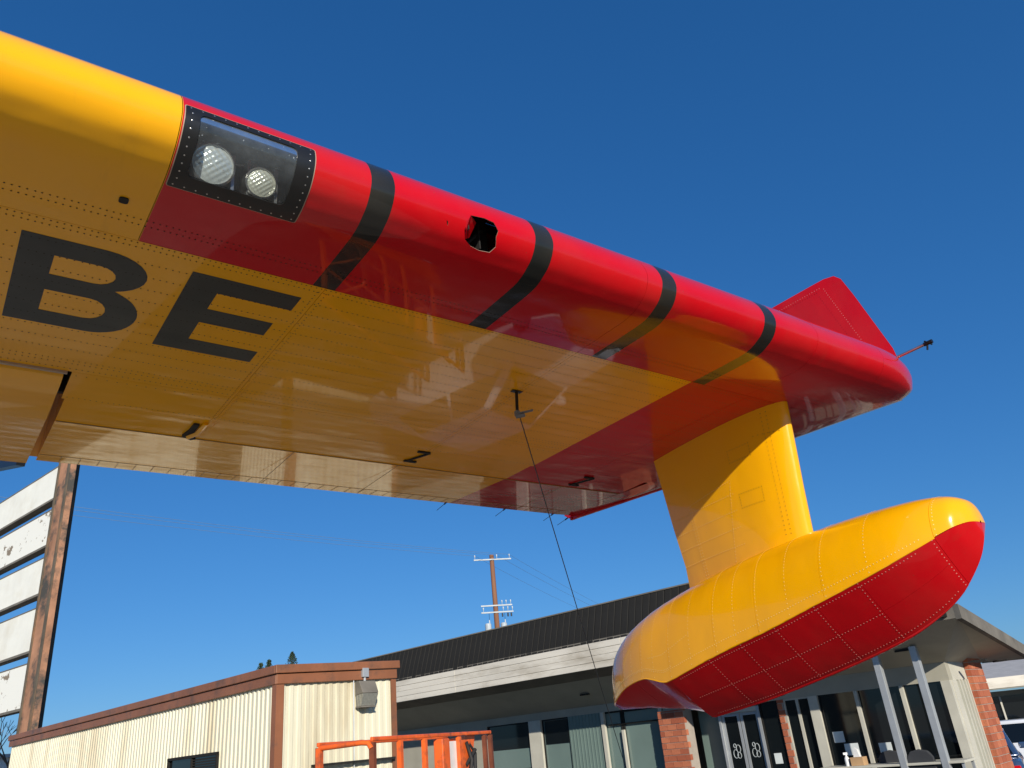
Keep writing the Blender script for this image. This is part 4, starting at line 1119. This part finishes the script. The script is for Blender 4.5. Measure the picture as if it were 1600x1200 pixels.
car('parked_car','dark blue parked car just right of the brick pier, nearer than the white car',azel(25.8,24.0),R(63),M_carb,s=1.08)
car('parked_car','white parked car seen only as a pale reflection under the wing',Vector((-.4,12.0,0)),R(-38),M_carw)

# ================================================================== TREES
def conifer(loc,h,label,tips):
    t=thing('conifer_tree',label,'tree',loc,0,group='conifers behind the beige shed')
    m=MB();m.tube([(0,0,0),(0,0,h*.6),(0,0,h*.97)],[.28,.16,.03],8);m.build('trunk',M_bark,t,smooth=60)
    m=MB()
    for (ox,top) in tips:
        for i in range(2600):
            z=top*(1-(random.random()**1.3)*.72); rr=.10+.28*min(1,(top-z)/.9)+(top-z)*.10
            if random.random()<.5: rr*=.75+.5*math.sin(z*7+ox)
            a=random.uniform(0,2*math.pi);r=abs(rr)*math.sqrt(random.random());c=Vector((ox+r*math.cos(a),r*math.sin(a),z))
            u=Vector((random.gauss(0,1),random.gauss(0,1),random.gauss(0,1))).normalized()*.10;v=u.orthogonal().normalized()*.035
            m.add([c-v,c+u,c+v],[(0,1,2)])
    m.build('crown',M_leaf,t,fix=False)
conifer(azel(-16.75,60),9.6,'dark conifer whose single tip shows above the beige shed roof',[(0,9.55)])
conifer(azel(-18.5,60),8.9,'dark conifer whose two small tips show above the beige shed roof',[(-.28,8.95),(.30,9.1)])
def bare(loc,h,label,seed):
    rnd=random.Random(seed);t=thing('bare_tree',label,'tree',loc,0,group='bare trees behind the sign')
    m=MB();mt=MB()
    def grow(p,d,L,r,lv,tgt):
        q=p+d*L;tgt.tube([p,q],[r,r*.7],5 if lv<2 else 3,cap=False)
        if lv>=6: return
        for k in range(2 if lv<5 else 3):
            ax=Vector((rnd.gauss(0,1),rnd.gauss(0,1),rnd.gauss(0,.4))).normalized();nd=(d+ax*rnd.uniform(.35,.65)+Vector((0,0,.12))).normalized()
            grow(q,nd,L*rnd.uniform(.68,.86),r*.66,lv+1,mt)
    grow(Vector((0,0,0)),Vector((0,0,1)),h*.24,.12,0,m)
    m.build('trunk',M_bark,t,smooth=60,fix=False);mt.build('branches',M_bark,t,fix=False)
bare(azel(-33.2,38),6.6,'bare leafless tree against the sky under the lowest sign panel',3)
bare(azel(-35.3,39),6.6,'bare leafless tree at the left edge behind the lowest sign panel',5)
bare(azel(-31.9,42),6.2,'small bare leafless tree nearly hidden by the sign post',8)
t=thing('low_building','low white building at the lower left edge beyond the sign','building',azel(-36,46),R(36)); t.scale=(1.25,)*3
m=MB();m.box((-5,0,0),(2.35,4,3.05));m.build('wall',M_white_wall,t)
m=MB();m.box((-5.1,-.1,3.05),(2.40,4.1,3.17));m.build('roof_edge',M_arm,t)
m=MB();m.box((-5,-.03,2.62),(2.36,-.002,2.68));m.build('ledge',M_arm,t)
